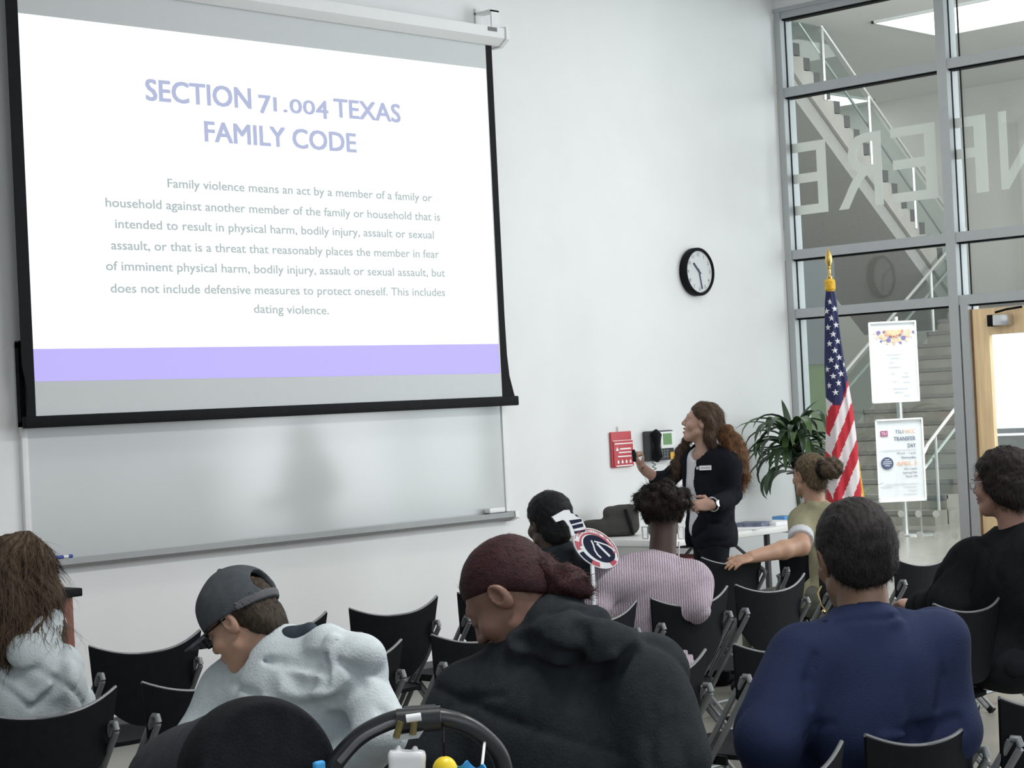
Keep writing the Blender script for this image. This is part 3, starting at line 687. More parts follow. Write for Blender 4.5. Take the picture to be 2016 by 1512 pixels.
# ------------------------------------------------------------------ folding chairs
M_cback = mat('chair_plastic_black', (.006, .0065, .008), .7, spec=.1, noise=.15, nscale=30, bump=.06, bscale=180)
M_cleg = mat('chair_leg_grey', (.20, .215, .22), .45, .35, noise=.08)
M_cedge = mat('chair_edge_grey', (.13, .135, .14), .35, noise=.1)
def make_chair():
    c = empty('folding_chair', (0, 0, 0))
    def zt(u): return .768+.052*abs(u)**2.4
    def zb(u): return .498+.145*abs(u)**2.6
    def bp(a, v):
        u = 2*a-1; z0, z1 = zb(u), zt(u); z = z0+(z1-z0)*v
        w = .205+.047*((z-.5)/.32)
        return (u*w, -.212-.10*(z-.5)+.045*u*u, z)
    MB().sheet(bp, 28, 10, .010).build('backrest', M_cback, c, sm=50)
    e = MB(); e.tube([np.array(bp(a, 1))+np.array([0, -.004, .002]) for a in np.linspace(0, 1, 33)], .0055, 6)
    e.build('edge_trim', M_cedge, c, sm=60)
    def sp(a, b):
        u = 2*a-1; v = 2*b-1; w = .20*(1-.10*max(0, -v))
        return (u*w*(1-.06*abs(v)**6), .03+.205*v*(1-.08*abs(u)**4), .445-.012*(1-u*u)*(1-v*v)-.02*max(0, v-.7))
    MB().sheet(sp, 14, 14, -.016).build('seat', M_cback, c, sm=50)
    for s in (-1, 1):
        l = MB(); a = np.array([s*.222, -.225, .70]); b = np.array([s*.222, .235, .012])
        dv = (b-a)/np.linalg.norm(b-a); pn = np.array([0, dv[2], -dv[1]])
        for o in (-.016, .016): l.tube([a+pn*o, b+pn*o], .0105, 8)
        l.tube([a-dv*.005-pn*.016, a-dv*.018, a-dv*.005+pn*.016], .0105, 10)
        l.build('front_leg', M_cleg, c, sm=50)
        MB().tube([b-dv*.02, b+dv*.004], .024, 8).build('foot_cap', M_black, c)
        l = MB(); a = np.array([s*.196, .165, .425]); b = np.array([s*.196, -.27, .012])
        dv = (b-a)/np.linalg.norm(b-a); pn = np.array([0, dv[2], -dv[1]])
        for o in (-.013, .013): l.tube([a+pn*o, b+pn*o], .0095, 8)
        l.build('rear_leg', M_cleg, c, sm=50)
        MB().tube([b-dv*.02, b+dv*.004], .02, 8).build('foot_cap', M_black, c)
        MB().box((s*.209, .03, .43), (.012, .30, .03)).build('seat_bracket', M_black, c)
    l = MB(); l.tube([(-.196, -.20, .085), (.196, -.20, .085)], .009); l.tube([(-.222, .17, .11), (.222, .17, .11)], .009)
    l.build('stretcher', M_cleg, c)
    return c
proto = make_chair(); used = False
R1, R2, R3, R4 = -2.57, -3.60, -4.79, -6.09
G = 'rows of folding chairs for the audience'
CH = [(4.30, R1, 0, 'black folding chair with an empty curved back between the long-haired person and the grey cap'),
 (4.94, R1, 0, 'black folding chair in the front row right behind the grey cap'),
 (5.57, R1, 0, 'empty black folding chair in the front row between the cap and the dark-red bun'),
 (6.20, R1, 0, 'black folding chair in the front row just left of the dark-red-haired face'),
 (7.92, R1, 0, 'black folding chair whose back the tan-shirted person rests a hand on'),
 (8.54, R1-.12, -14, 'black folding chair the person in the tan shirt sits on'),
 (3.20, R2, 0, 'black folding chair behind the long-haired person, cut by the left picture edge'),
 (3.80, R2, 0, 'black folding chair in shadow directly left of the grey-hooded cap wearer'),
 (4.40, R2, 0, 'black folding chair whose back corner shows right of the light grey hood'),
 (5.05, R2, 0, 'black folding chair below the face of the person with dark-red hair'),
 (5.68, R2, 0, 'black folding chair of the person beside the round basketball sign'),
 (6.28, R2, 0, 'black folding chair the person in the lavender sweater sits on'),
 (6.84, R2, 0, 'empty black folding chair right of the lavender sweater'),
 (7.46, R2, 0, 'black folding chair mostly hidden by the head above the navy jacket'),
 (8.07, R2, 0, 'empty black folding chair right of the navy-jacketed head, before the glass wall'),
 (8.72, R2, 0, 'black folding chair peeking out left of the black-sweatered shoulder'),
 (3.20, R3-.18, -4, 'black folding chair the person in the grey cap sits on'),
 (4.61, R3, 0, 'black folding chair right of the dark hoodie below the lavender sweater'),
 (5.26, R3, 0, 'empty black folding chair touching the left sleeve of the navy jacket'),
 (6.47, R3, 0, 'black folding chair the person in the black sweater sits on'),
 (2.90, R4, 0, 'black folding chair the person in the dark hoodie sits on'),
 (3.45, R4, 0, 'black folding chair between the dark hoodie and the navy jacket at the bottom edge'),
 (4.05, R4, 0, 'black folding chair the person in the navy jacket sits on'),
 (4.66, R4, 0, 'black folding chair at the bottom right corner of the picture')]
for i, (x, yb, rz, lab) in enumerate(CH):
    c = proto if i == 0 else copy_tree(proto)
    c.location = (x, yb+.245, 0); c.rotation_euler = (0, 0, math.radians(rz)); tag(c, lab, 'chair', G)
# ------------------------------------------------------------------ organic shapes: distance fields turned into meshes
def v3(*a): return np.array(a, float)
def smin(a, b, k):
    h = np.clip(.5+.5*(b-a)/k, 0, 1); return b*(1-h)+a*h-k*h*(1-h)
def smax(a, b, k): return -smin(-a, -b, k)
def sph(P, c, r): return np.sqrt(((P-c)**2).sum(-1))-r
def ell(P, c, r, R=None):
    q = P-np.asarray(c)
    if R is not None: q = q @ R
    r = np.asarray(r, float); k0 = np.sqrt(((q/r)**2).sum(-1)); k1 = np.sqrt(((q/(r*r))**2).sum(-1))+1e-9
    return k0*(k0-1)/k1
def cap(P, a, b, ra, rb=None):
    a = np.asarray(a, float); b = np.asarray(b, float); rb = ra if rb is None else rb
    d = b-a; h = np.clip(((P-a) @ d)/(d @ d+1e-12), 0, 1)
    return np.sqrt(((P-a-h[..., None]*d)**2).sum(-1))-(ra+(rb-ra)*h)
def chain(P, pts, rs, k=.02):
    d = None
    for i in range(len(pts)-1):
        c = cap(P, pts[i], pts[i+1], rs[i], rs[i+1]); d = c if d is None else smin(d, c, k)
    return d
def rbox(P, c, hs, r, R=None):
    q = P-np.asarray(c)
    if R is not None: q = q @ R
    q = np.abs(q)-(np.asarray(hs)-r)
    return np.sqrt((np.maximum(q, 0)**2).sum(-1))+np.minimum(q.max(-1), 0)-r
def waves(P, seed, amp, freq, warp=1.2, n=5, aniso=(1, 1, 1)):
    g = np.random.default_rng(seed); out = 0
    for i in range(n):
        k = g.normal(size=3)*np.array(aniso); k = k/np.linalg.norm(k)*freq*g.uniform(.6, 1.6); m = g.normal(size=3); m = m/np.linalg.norm(m)*freq*.6
        out = out+np.sin(P @ k+warp*np.sin(P @ m+g.uniform(0, 6))+g.uniform(0, 6))
    return out*amp/n**.5
def creases(P, seed, amp, freq, n=3):
    g = np.random.default_rng(seed); out = 0
    for i in range(n):
        k = g.normal(size=3)*np.array([1, 1, .8]); k = k/np.linalg.norm(k)*freq*g.uniform(.6, 1.5); m = g.normal(size=3); m = m/np.linalg.norm(m)*freq*.5
        k2 = g.normal(size=3); k2 = k2/np.linalg.norm(k2)*freq*.45; ph = g.uniform(0, 6)
        w = np.clip(np.sin(P @ k2+ph)*1.6, 0, 1)
        out = out+w*(1-np.abs(np.sin(.5*(P @ k+1.8*np.sin(P @ m+g.uniform(0, 6))))))**3
    return out*amp
def mesh_field(fn, lo, hi, h):
    ax = [np.arange(lo[i], hi[i]+h, h) for i in range(3)]
    n = [len(a) for a in ax]
    Dd = np.empty(n, np.float32)
    for i0 in range(0, n[0], 24):
        G3 = np.stack(np.meshgrid(ax[0][i0:i0+24], ax[1], ax[2], indexing='ij'), -1)
        Dd[i0:i0+24] = fn(G3)
    Dd[0] = Dd[-1] = 1; Dd[:, 0] = Dd[:, -1] = 1; Dd[:, :, 0] = Dd[:, :, -1] = 1
    S_ = Dd < 0; N = np.array(n)-1
    acc = np.zeros((*N, 3), np.float32); cnt = np.zeros(N, np.int16); quads = []
    idx = np.arange(N.prod()).reshape(N)
    for a in range(3):
        sl0 = [slice(None)]*3; sl1 = [slice(None)]*3; sl0[a] = slice(0, -1); sl1[a] = slice(1, None)
        s0, s1 = S_[tuple(sl0)], S_[tuple(sl1)]
        I = np.argwhere(s0 != s1)
        if not len(I): continue
        J = I.copy(); J[:, a] += 1
        d0 = Dd[tuple(I.T)]; d1 = Dd[tuple(J.T)]; t = d0/(d0-d1)
        pos = I.astype(np.float32); pos[:, a] += t
        b, c = (a+1) % 3, (a+2) % 3; cs = []
        for db, dc in ((-1, -1), (0, -1), (0, 0), (-1, 0)):
            C_ = I.copy(); C_[:, b] += db; C_[:, c] += dc
            C_ = np.clip(C_, 0, N-1)
            f = C_[:, 0]*N[1]*N[2]+C_[:, 1]*N[2]+C_[:, 2]; cs.append(f)
            np.add.at(acc.reshape(-1, 3), f, pos); np.add.at(cnt.reshape(-1), f, 1)
        Q = np.stack(cs, 1); fl_ = s0[tuple(I.T)]
        Q[~fl_] = Q[~fl_][:, ::-1]; quads.append(Q)
    if not quads: return np.zeros((0, 3)), np.zeros((0, 4), int)
    Q = np.concatenate(quads); used = np.unique(Q); mp = np.full(N.prod(), -1); mp[used] = np.arange(len(used))
    Vv = acc.reshape(-1, 3)[used]/cnt.reshape(-1)[used][:, None]*h+np.asarray(lo)
    return Vv, mp[Q]
class Shells:
    def __init__(s): s.V = []; s.Q = []; s.n = 0
    def add(s, fn, lo, hi, h):
        V, Q = mesh_field(fn, np.asarray(lo, float), np.asarray(hi, float), h)
        s.V.append(V); s.Q.append(Q+s.n); s.n += len(V); return s
    def build(s, name, m, parent=None, origin=(0, 0, 0), loc=None, regions=None):
        V = np.concatenate(s.V); Q = np.concatenate(s.Q)
        me = bpy.data.meshes.new(name); me.from_pydata((V-np.asarray(origin)).tolist(), [], Q.tolist())
        me.materials.append(m)
        if regions:
            C_ = V[Q].mean(1); mi = np.zeros(len(Q), np.int32)
            for k, (rm, fn) in enumerate(regions): me.materials.append(rm); mi[fn(C_)] = k+1
            me.polygons.foreach_set('material_index', mi)
        smooth(me, 180); return link(name, me, parent, loc)
def bbox(pts, pad): p = np.array(pts); return p.min(0)-pad, p.max(0)+pad
def rotz(a): c, s = math.cos(a), math.sin(a); return np.array([[c, -s, 0], [s, c, 0], [0, 0, 1.0]])
def rotx(a): c, s = math.cos(a), math.sin(a); return np.array([[1, 0, 0], [0, c, -s], [0, s, c]], float)
def roty(a): c, s = math.cos(a), math.sin(a); return np.array([[c, 0, s], [0, 1, 0], [-s, 0, c]], float)
def nrm(v): return v/(np.linalg.norm(v)+1e-9)

# ------------------------------------------------------------------ people
def head_field(q, jaw=1.0, mouth=0.0, lid=.0025):
    d = ell(q, (0, -.014, .034), (.0755, .096, .083))
    d = smin(d, ell(q, (0, .030, -.030), (.058*jaw, .060, .082)), .03)
    d = smin(d, ell(q, (0, .060, -.094-mouth*.6), (.030*jaw, .028, .022)), .035)
    d = smin(d, cap(q, v3(-.034, .076, .022), v3(.034, .076, .022), .0125), .02)
    for s in (-1, 1):
        d = smax(d, -sph(q, v3(s*.031, .099, .003), .0135), .016)
        d = smin(d, sph(q, v3(s*.044, .060, -.030), .021), .025)
        lc = v3(s*.031, .0800, .003); ld = sph(q, lc, .0126); zz = q[..., 2]-.003
        d = smin(d, np.maximum(ld, lid-zz), .003); d = smin(d, np.maximum(ld, zz+.0045), .003)
        d = smin(d, cap(q, v3(s*.050*jaw, .012, -.062), v3(s*.02, .062, -.098-mouth*.6), .016), .02)
        e = ell(q, (s*.077, -.010, -.004), (.009, .021, .033), roty(s*.22) @ rotx(-.15))
        e = smax(e, -ell(q, (s*.0865, -.004, .003), (.0105, .012, .020), roty(s*.22) @ rotx(-.15)), .004)
        d = smin(d, e, .007)
    d = smin(d, cap(q, v3(0, .086, .014), v3(0, .105, -.026), .0085, .0125), .012)
    for s in (-1, 1): d = smin(d, sph(q, v3(s*.0125, .096, -.030), .0095), .008)
    d = smin(d, ell(q, (0, .0905, -.056), (.024, .0125, .0075)), .008)
    d = smin(d, ell(q, (0, .0885, -.068-mouth), (.021, .0125, .0085)), .008)
    d = smax(d, -ell(q, (0, .104, -.0615-mouth*.5), (.022, .022, .0016+mouth*.42)), .003)
    return d
def hand_shell(sh, wrist, fwd, up, side, curl=(.5, .6, .7, .8), thumb=.6, sc=1.0, h=.0042, arm=None, armr=(.03, .026)):
    """palm, four unequal jointed fingers and a side thumb; up is the back of the hand, side points to the thumb"""
    fwd = nrm(fwd); up = nrm(up-fwd*np.dot(up, fwd)); side = nrm(side-fwd*np.dot(side, fwd)-up*np.dot(side, up))
    R = np.stack([side, fwd, up], 1); pc = wrist+fwd*.048*sc
    segs = []
    for k, (off, L, base) in enumerate(((.030, .070, .086), (.0105, .078, .091), (-.009, .072, .088), (-.027, .056, .080))):
        p = wrist+fwd*base*sc+side*off*sc; a = 0.0; r = .0088*sc
        for f_ in (.45, .31, .24):
            a += curl[k]*(1.0 if f_ == .45 else 1.15); d = fwd*math.cos(a)-up*math.sin(a)+side*off*.6*max(0, 1-a)
            e = p+d*L*f_*sc; segs.append((p, e, r, r*.9)); p = e; r *= .9
    p = wrist+fwd*.022*sc+side*.026*sc; d = nrm(fwd*.55+side*.85-up*.2)
    q = p+d*.038*sc; segs.append((p, q, .0125*sc, .0105*sc)); d2 = nrm(fwd*(1-.4*thumb)+side*(.35-.5*thumb)-up*.5*thumb)
    e = q+d2*.030*sc; segs.append((q, e, .0100*sc, .0095*sc)); segs.append((e, e+nrm(d2-up*.2*thumb)*.024*sc, .0095*sc, .0075*sc))
    pts = [wrist]+[s[1] for s in segs]+[s[0] for s in segs]
    def fn(P):
        d = ell(P, pc, (.041*sc, .056*sc, .0165*sc), R)
        d = smin(d, cap(P, wrist-fwd*.03, wrist+fwd*.02, .024*sc, .022*sc), .02)
        if arm is not None: d = smin(d, cap(P, arm, wrist, armr[0], armr[1]), .015)
        for a, b, ra, rb in segs: d = smin(d, cap(P, a, b, ra, rb), .006)
        return d
    if arm is not None: pts.append(arm)
    lo, hi = bbox(pts, .05); sh.add(fn, lo, hi, h)
    return wrist+fwd*.095*sc

class Person:
    def __init__(s, label, head, NB, ShL, ShR, ElL, ElR, WrL, WrR, yaw, hyaw, hpitch, hroll, skin, scale=1.0, girth=1.0, lean=0.0, legyaw=None,
                 standing=False, hL=None, hR=None, mouth=0.0, jaw=1.0, vox=.0048, hz=None, lid=.0025):
        s.NB, s.ShL, s.ShR, s.ElL, s.ElR, s.WrL, s.WrR = [np.array(a, float) for a in (NB, ShL, ShR, ElL, ElR, WrL, WrR)]
        s.H = np.array(head, float); s.sc = scale; s.g = girth
        s.B = rotz(math.radians(yaw)); s.fw = s.B[:, 1]; s.rt = s.B[:, 0]
        s.HR = rotz(math.radians(hyaw)) @ rotx(math.radians(hpitch)) @ roty(math.radians(hroll))
        mid = (s.ShL+s.ShR)/2; hip = mid-s.fw*lean; s.hip = np.array([hip[0], hip[1], hz or (.90 if standing else .545)])
        s.o = np.array([s.hip[0], s.hip[1], 0]); s.vox = vox; s.jaw = jaw; s.mouth = mouth
        LB = rotz(math.radians(yaw if legyaw is None else legyaw)); lf, lr_ = LB[:, 1], LB[:, 0]; s.lf, s.lr = lf, lr_
        s.legs = []
        for k in (-1, 1):
            if standing: a, b, c = s.hip+lr_*k*.085-Z*.04, s.hip+lr_*k*.09+lf*.02+v3(0, 0, -.43), s.hip+lr_*k*.10; c[2] = .085
            else: a, b, c = s.hip+lr_*k*.09, s.hip+lr_*k*.115+lf*.42, s.hip+lr_*k*.12+lf*.44; b[2] = .50; c[2] = .085
            s.legs.append((a, b, c))
        s.standing = standing
        sk = Shells(); c0 = s.H
        neck0 = s.q2w(v3(0, -.030, -.055)); s.neck0 = neck0
        def headfn(P):
            q = ((P-c0) @ s.HR)/s.sc
            d = head_field(q, jaw, mouth, lid)*s.sc
            return smin(d, cap(P, neck0, s.NB-Z*.03, .054*s.sc, .060*s.sc), .03)
        lo, hi = bbox([c0, s.NB-Z*.03], .16*s.sc); sk.add(headfn, lo, hi, vox)
        def bodyfn(P):
            d = s.torso(P, -.012)
            for a, b, c in ((s.ShL, s.ElL, s.WrL), (s.ShR, s.ElR, s.WrR)):
                d = smin(d, chain(P, [a, b, c], [.046*s.sc, .037*s.sc, .026*s.sc], .02), .03)
            for a, b, c in s.legs: d = smin(d, chain(P, [a, b, c], [.07, .05, .036], .02), .03)
            return d
        pts = [s.NB, s.hip, s.ShL, s.ShR, s.ElL, s.ElR, s.WrL, s.WrR]+[x for l in s.legs for x in l]
        lo, hi = bbox(pts, .16); sk.add(bodyfn, lo, hi, .016)
        for W, E, hd, sd in ((s.WrL, s.ElL, hL, 1), (s.WrR, s.ElR, hR, -1)):
            f = nrm(W-E); hd = hd or {}
            fwd = hd.get('fwd', nrm(f+s.fw*.4-Z*.15)); up = hd.get('up', Z); side = hd.get('side', s.rt*sd)
            hand_shell(sk, W, fwd, up, side, hd.get('curl', (.35, .4, .45, .5)), hd.get('thumb', .4), s.sc*.97, hd.get('h', .0052), W-f*.10, (.033*s.sc, .026*s.sc))
        M_lip = mat('lips_'+skin.name, tuple(c*k for c, k in zip(skin.node_tree.nodes['Principled BSDF'].inputs[0].default_value[:3], (.85, .55, .55))), .45, noise=.05)
        def lips(C_):
            q = ((C_-c0) @ s.HR)/s.sc
            return (ell(q, (0, .098, -.0615-mouth*.5), (.025, .016, .0115+mouth*.6)) < 0)
        def mouthin(C_):
            q = ((C_-c0) @ s.HR)/s.sc
            return (ell(q, (0, .094, -.0615-mouth*.5), (.018, .0145, .003+mouth*.36)) < 0)
        s.body = sk.build('person', skin, None, s.o, tuple(s.o), [(M_lip, lips), (mat('mouth_dark', (.05, .015, .015), .6, noise=.1), mouthin)])
        tag(s.body, label, 'person')
        s.brow = []
        for k in (-1, 1):
            ey = MB(); eb = MB()
            Rm = s.HR; c = s.q2w(v3(k*.031, .0795, .003))
            Rl = s.HR @ rotx(-math.pi/2)
            ey.cur = 0; prof = [(.0112*math.sin(t), .0112*-math.cos(t)) for t in np.linspace(.05, 2.5, 12)]
            ey.lathe([(r*s.sc, z*s.sc) for r, z in prof], c-s.o, 16, Rl)
            ey.cur = 1; prof = [(.0113*math.sin(t), .0113*-math.cos(t)) for t in np.linspace(2.55, 3.1, 5)]
            ey.lathe([(r*s.sc, z*s.sc) for r, z in prof], c-s.o, 16, Rl)
            eb.tube([s.q2w(v3(k*x_, y_, z_))-s.o for x_, y_, z_ in ((.014, .0895, .024), (.03, .0885, .030), (.046, .077, .026))], [.0028*s.sc, .0032*s.sc, .0015*s.sc], 6, flat=(1, 1.5)); s.brow.append(eb)
            ey.build('eye', [mat('eye_white', (.42, .40, .38), .25, noise=.02), mat('iris_dark', (.03, .018, .01), .2, noise=.05)], s.body, sm=80)
    def q2w(s, q): return s.H+s.HR @ (np.asarray(q, float)*s.sc)
    def w2q(s, P): return ((P-s.H) @ s.HR)/s.sc
    def torso(s, P, off=0.0):
        g = s.g; k = .07; hip, NB = s.hip, s.NB; mid = (s.ShL+s.ShR)/2
        R = s.B
        up = nrm(mid-hip); r_ = nrm(s.ShR-s.ShL); f = nrm(np.cross(up, r_)); Rt = np.stack([r_, f, np.cross(r_, f)], 1)
        d = ell(P, hip, (.170*g+off, .125*g+off, .12+off), R)
        d = smin(d, ell(P, hip+(mid-hip)*.42, (.145*g+off, .108*g+off, .19+off), Rt), k)
        d = smin(d, ell(P, hip+(mid-hip)*.76, (.160*g+off, .112*g+off, .17+off), Rt), k)
        for S_ in (s.ShL, s.ShR):
            d = smin(d, cap(P, mid+Z*-.02, S_+(mid-S_)*.12-Z*.01, .075*g+off, .052*g+off), .05)
            d = smin(d, cap(P, NB-Z*.01, S_+(mid-S_)*.25, .045+off, .036+off), .05)
        return d
    def legs_garment(s, m, name='trousers', r=(.088, .068, .058)):
        sh = Shells()
        def fn(P):
            d = ell(P, s.hip-Z*.01, (.178*s.g, .135*s.g, .115), s.B)
            for a, b, c in s.legs:
                d = smin(d, chain(P, [a, b, c], [r[0]*s.g, r[1], r[2]], .03), .05)
            return d+waves(P, 5, .003, 30)
        pts = [s.hip]+[x for l in s.legs for x in l]
        lo, hi = bbox(pts, .22); sh.add(fn, lo, hi, .014); o = sh.build(name, m, s.body, s.o)
        for a, b, c in s.legs:
            f = Shells(); t = c+s.lf*.13; t[2] = .035; hl = c-s.lf*.05; hl[2] = .04
            f.add(lambda P: np.maximum(smin(chain(P, [hl, c*1+s.lf*.03-Z*.03, t], [.038, .044, .034], .03), cap(P, c-Z*.03, c+Z*.02, .042), .03), .002-P[..., 2]), *bbox([hl, t, c], .07), .01)
            f.build('shoe', M_black, s.body, s.o)
        return o
    def top(s, name, m, sleeves=(1.46, 1.46), off=.018, hem=None, folds=.005, ffreq=26, r=(.060, .052, .044), neckcut=.062, vox=.009, extra=None, seed=1, cut=None, neckoff=0.0, noneck=False, crease=1.6, paint=()):
        sh = Shells(); arms = []
        for a, b, c, t in ((s.ShL, s.ElL, s.WrL, sleeves[0]), (s.ShR, s.ElR, s.WrR, sleeves[1])):
            if t >= 1: arms.append(([a, b, b+(c-b)*min(1, (t-1)*2+.0) if t < 1.5 else c], [r[0], r[1], r[2]]))
            else: arms.append(([a, a+(b-a)*t], [r[0], r[1]]))
        hz = s.hip[2]-.05 if hem is None else hem
        def fn(P):
            d = s.torso(P, off)
            for pts, rs in arms: d = smin(d, chain(P, pts, [x*s.sc*(.5+.5*s.g) for x in rs], .025), .045)
            if extra: d = extra(P, d)
            for kind, pts_, rad in strokes:
                e = chain(P, pts_, [rad*.6]+[rad]*(len(pts_)-2)+[rad*.6], .01)
                d = smin(d, e, .016) if kind > 0 else smax(d, -e, .016)
            d = d+waves(P, seed, folds, ffreq)+creases(P, seed+50, folds*crease, ffreq*1.5)
            d = np.maximum(d, hz-P[..., 2])
            if not noneck: d = smax(d, -cap(P, s.NB-Z*(.0-neckoff)+s.fw*.02, s.NB+(s.neck0-s.NB)*1.5, neckcut), .012)
            if cut: d = cut(P, d)
            return d
        strokes = []
        def surf(px, py, dep):                     # where a fold drawn over the garment meets its surface
            lo_, hi_ = 0, 0; dd = np.linspace(dep-.45, dep+.45, 360); PP = EYE+ray(px, py)*dd[:, None]; f_ = fn(PP); i_ = np.argmax(f_ < 0) if (f_ < 0).any() else int(np.argmin(f_))
            return PP[i_]
        todo = [(k_, [surf(x, y, float((s.NB-EYE) @ CF)) for x, y in pp], r_, o_) for k_, pp, r_, o_ in paint]
        for k_, pp, r_, o_ in todo: strokes.append((k_, [p-CF*(o_+(r_*.5 if k_ < 0 else 0)) for p in pp], r_))
        pts = [s.NB, s.hip, s.ShL, s.ShR, s.ElL, s.ElR, s.WrL, s.WrR]
        lo, hi = bbox(pts, .20); lo[2] = max(lo[2], hz-.03); sh.add(fn, lo, hi, vox)
        return sh.build(name, m, s.body, s.o)
    def hood(s, P, d, size=1.0, side=0.0):
        N_ = s.NB; f, r = s.fw, s.rt
        def L(a, b, c): return N_+r*(a*size)+f*(b*size)+Z*(c*size)
        ring = chain(P, [L(-.06, .11, -.07), L(-.105, .04, -.01), L(-.085, -.05, .035), L(0, -.085, .05), L(.085, -.05, .035), L(.105, .04, -.01), L(.06, .11, -.07)],
                     [.026*size, .036*size, .036*size, .036*size, .036*size, .036*size, .026*size], .04)
        R = s.B @ rotx(-.35)
        pouch = ell(P, L(side, -.105, -.05), (.135*size, .065*size, .105*size), R)
        pouch = smin(pouch, ell(P, L(side*1.4, -.13, -.12), (.085*size, .05*size, .06*size), R), .05)
        hd = smin(ring, pouch, .035)
        hd = hd+.007*np.sin(((P-N_) @ f)*55+6*((P-N_) @ r)+9*(P[..., 2]-N_[2]))
        return smin(d, hd, .010)
    def hairline(s, q, front=.52, back=1.15, z0=.018):
        zf = z0+np.where(q[..., 1] > 0, front*q[..., 1], back*q[..., 1]); return (zf-q[..., 2])*.8
    def strands(s, q, amp, n=60, swirl=0.0):
        a = np.arctan2(q[..., 0], q[..., 2]+.0)
        return amp*.45*np.sin(a*n+q[..., 1]*swirl*60+2*np.sin(q[..., 1]*90+3*a))+waves(q, 77, amp*.5, 150)
    def hair(s, fn, m, lo, hi, vox=None, name='hair', part=None, fuzz=None):
        sh = Shells(); sh.add(lambda P: fn(P, s.w2q(P)), lo, hi, vox or s.vox)
        if fuzz: s.fuzz(sh, fn, **fuzz)
        o = sh.build(name, m, part or s.body, s.o); [b_.build('eyebrow', m, s.body) for b_ in s.brow] if name == 'hair' else None
        if name == 'hair': s.brow = []
        return o
    def fuzz(s, sh, fn, n=3000, length=.022, lift=.25, flow=None, w=.0007, wave=.3, seed=3):
        """loose hairs: thin tapered blades that lie along the flow of the hair"""
        g = np.random.default_rng(seed); V = sh.V[0]; B = V[g.integers(0, len(V), n)]
        e = .003; nn = np.stack([fn(B+np.eye(3)[k]*e, s.w2q(B+np.eye(3)[k]*e))-fn(B-np.eye(3)[k]*e, s.w2q(B-np.eye(3)[k]*e)) for k in range(3)], 1)
        nn /= np.linalg.norm(nn, axis=1, keepdims=True)+1e-9
        q = s.w2q(B)
        F = (flow(q, B) if flow else q-v3(0, .01, .13)); F = F if flow and getattr(flow, 'world', False) else F @ s.HR.T
        F = F-nn*(F*nn).sum(1, keepdims=True); F /= np.linalg.norm(F, axis=1, keepdims=True)+1e-9
        L = length*g.uniform(.5, 1.3, (n, 1)); side = np.cross(nn, F); F = F+g.normal(size=(n, 3))*.18; rows = []
        for t in (0, .4, .75, 1.0):
            c = B-nn*.001+F*L*t+nn*L*(lift*t)*g.uniform(.2, 1.0, (n, 1))+side*L*wave*np.sin(t*5+g.uniform(0, 6, (n, 1)))*t-Z*L*.25*t*t
            rows.append((c-side*w*(1.15-t), c+side*w*(1.15-t)))
        Vv = np.stack([x for r in rows for x in r], 1).reshape(-1, 3); o = np.arange(n)[:, None]*8
        Q = np.concatenate([o+np.array([[2*k, 2*k+1, 2*k+3, 2*k+2]]) for k in range(3)], 0)
        sh.V.append(Vv); sh.Q.append(Q+sh.n); sh.n += len(Vv)
    def glasses(s, m=None):
        g = MB()
        def w(x, y, z): return s.q2w(v3(x, y, z))-s.o
        for k in (-1, 1):
            g.tube([w(k*(.033+.024*math.cos(t)), .106-.01*abs(math.cos(t)), .018*math.sin(t)) for t in np.linspace(0, 2*math.pi, 21)], .0022, 6)
            g.tube([w(k*.057, .098, .006), w(k*.078, .06, .008), w(k*.080, -.005, .012)], .0026, 6)
        g.tube([w(-.010, .108, .004), w(.010, .108, .004)], .0022, 6)
        return g.build('glasses', m or M_black, s.body)
# skins, hair and cloth
def skin(n, c): return mat('skin_'+n, c, .5, noise=.10, nscale=14, bump=.05, bscale=150)
SK_pres, SK_mar, SK_lav, SK_gry = skin('fair', (.45, .275, .21)), skin('brown', (.20, .105, .075)), skin('deep', (.060, .036, .028)), skin('deep_brown', (.065, .04, .03))
SK_nav, SK_tan, SK_cap, SK_lng, SK_blk = skin('tawny', (.24, .135, .085)), skin('warm', (.40, .235, .155)), skin('light', (.46, .27, .19)), skin('light_tan', (.40, .25, .18)), skin('olive', (.30, .17, .13))
def hairm(n, c, c2, st=(30, 30, 4)): return mat('hair_'+n, c, .62, spec=.22, col2=c2, nscale=4, stretch=st, bump=.35, bscale=9)
def cloth(n, c, bump=.25, bs=220, noise=.08, rough=.95, **k): return mat('cloth_'+n, c, rough, spec=.15, noise=noise, nscale=k.pop('nscale', 40), bump=bump, bscale=bs, **k)
M_denim = cloth('dark_trousers', (.02, .022, .03))
def march(px, py, fn, d0, d1, n=400):
    for d in np.linspace(d0, d1, n):
        P = at(px, py, d)
        if fn(P[None])[0] < 0: return P
    return at(px, py, d1)

# ---- presenter, standing
A = at
pr = Person('person in black jacket standing at the front, one hand raised towards the screen', A(1382, 832, 11.0), A(1388, 884, 11.0), A(1436, 908, 10.9), A(1352, 908, 11.16),
            A(1446, 978, 10.86), A(1308, 956, 11.2), A(1403, 993, 10.72), A(1266, 922, 11.12), 58, 34, 14, 0, SK_pres, .97, .86, standing=True, legyaw=50, mouth=.008, hz=.86,
            hL=dict(fwd=A(1360, 995, 10.72)-A(1403, 993, 10.72), up=-CF+Z*.6, side=Z*.8-CF*.2, curl=(.5, .6, .7, .8), h=.0045),
            hR=dict(fwd=A(1244, 893, 11.08)-A(1266, 922, 11.12), up=-CF*.3+Z*.4+CR*-.9, side=-CF*.4+Z*.6-CR*.2, curl=(.9, 1.0, 1.05, 1.1), thumb=1.0, h=.004))
pr.legs_garment(cloth('black_trousers', (.010, .011, .014)), r=(.095, .075, .075))
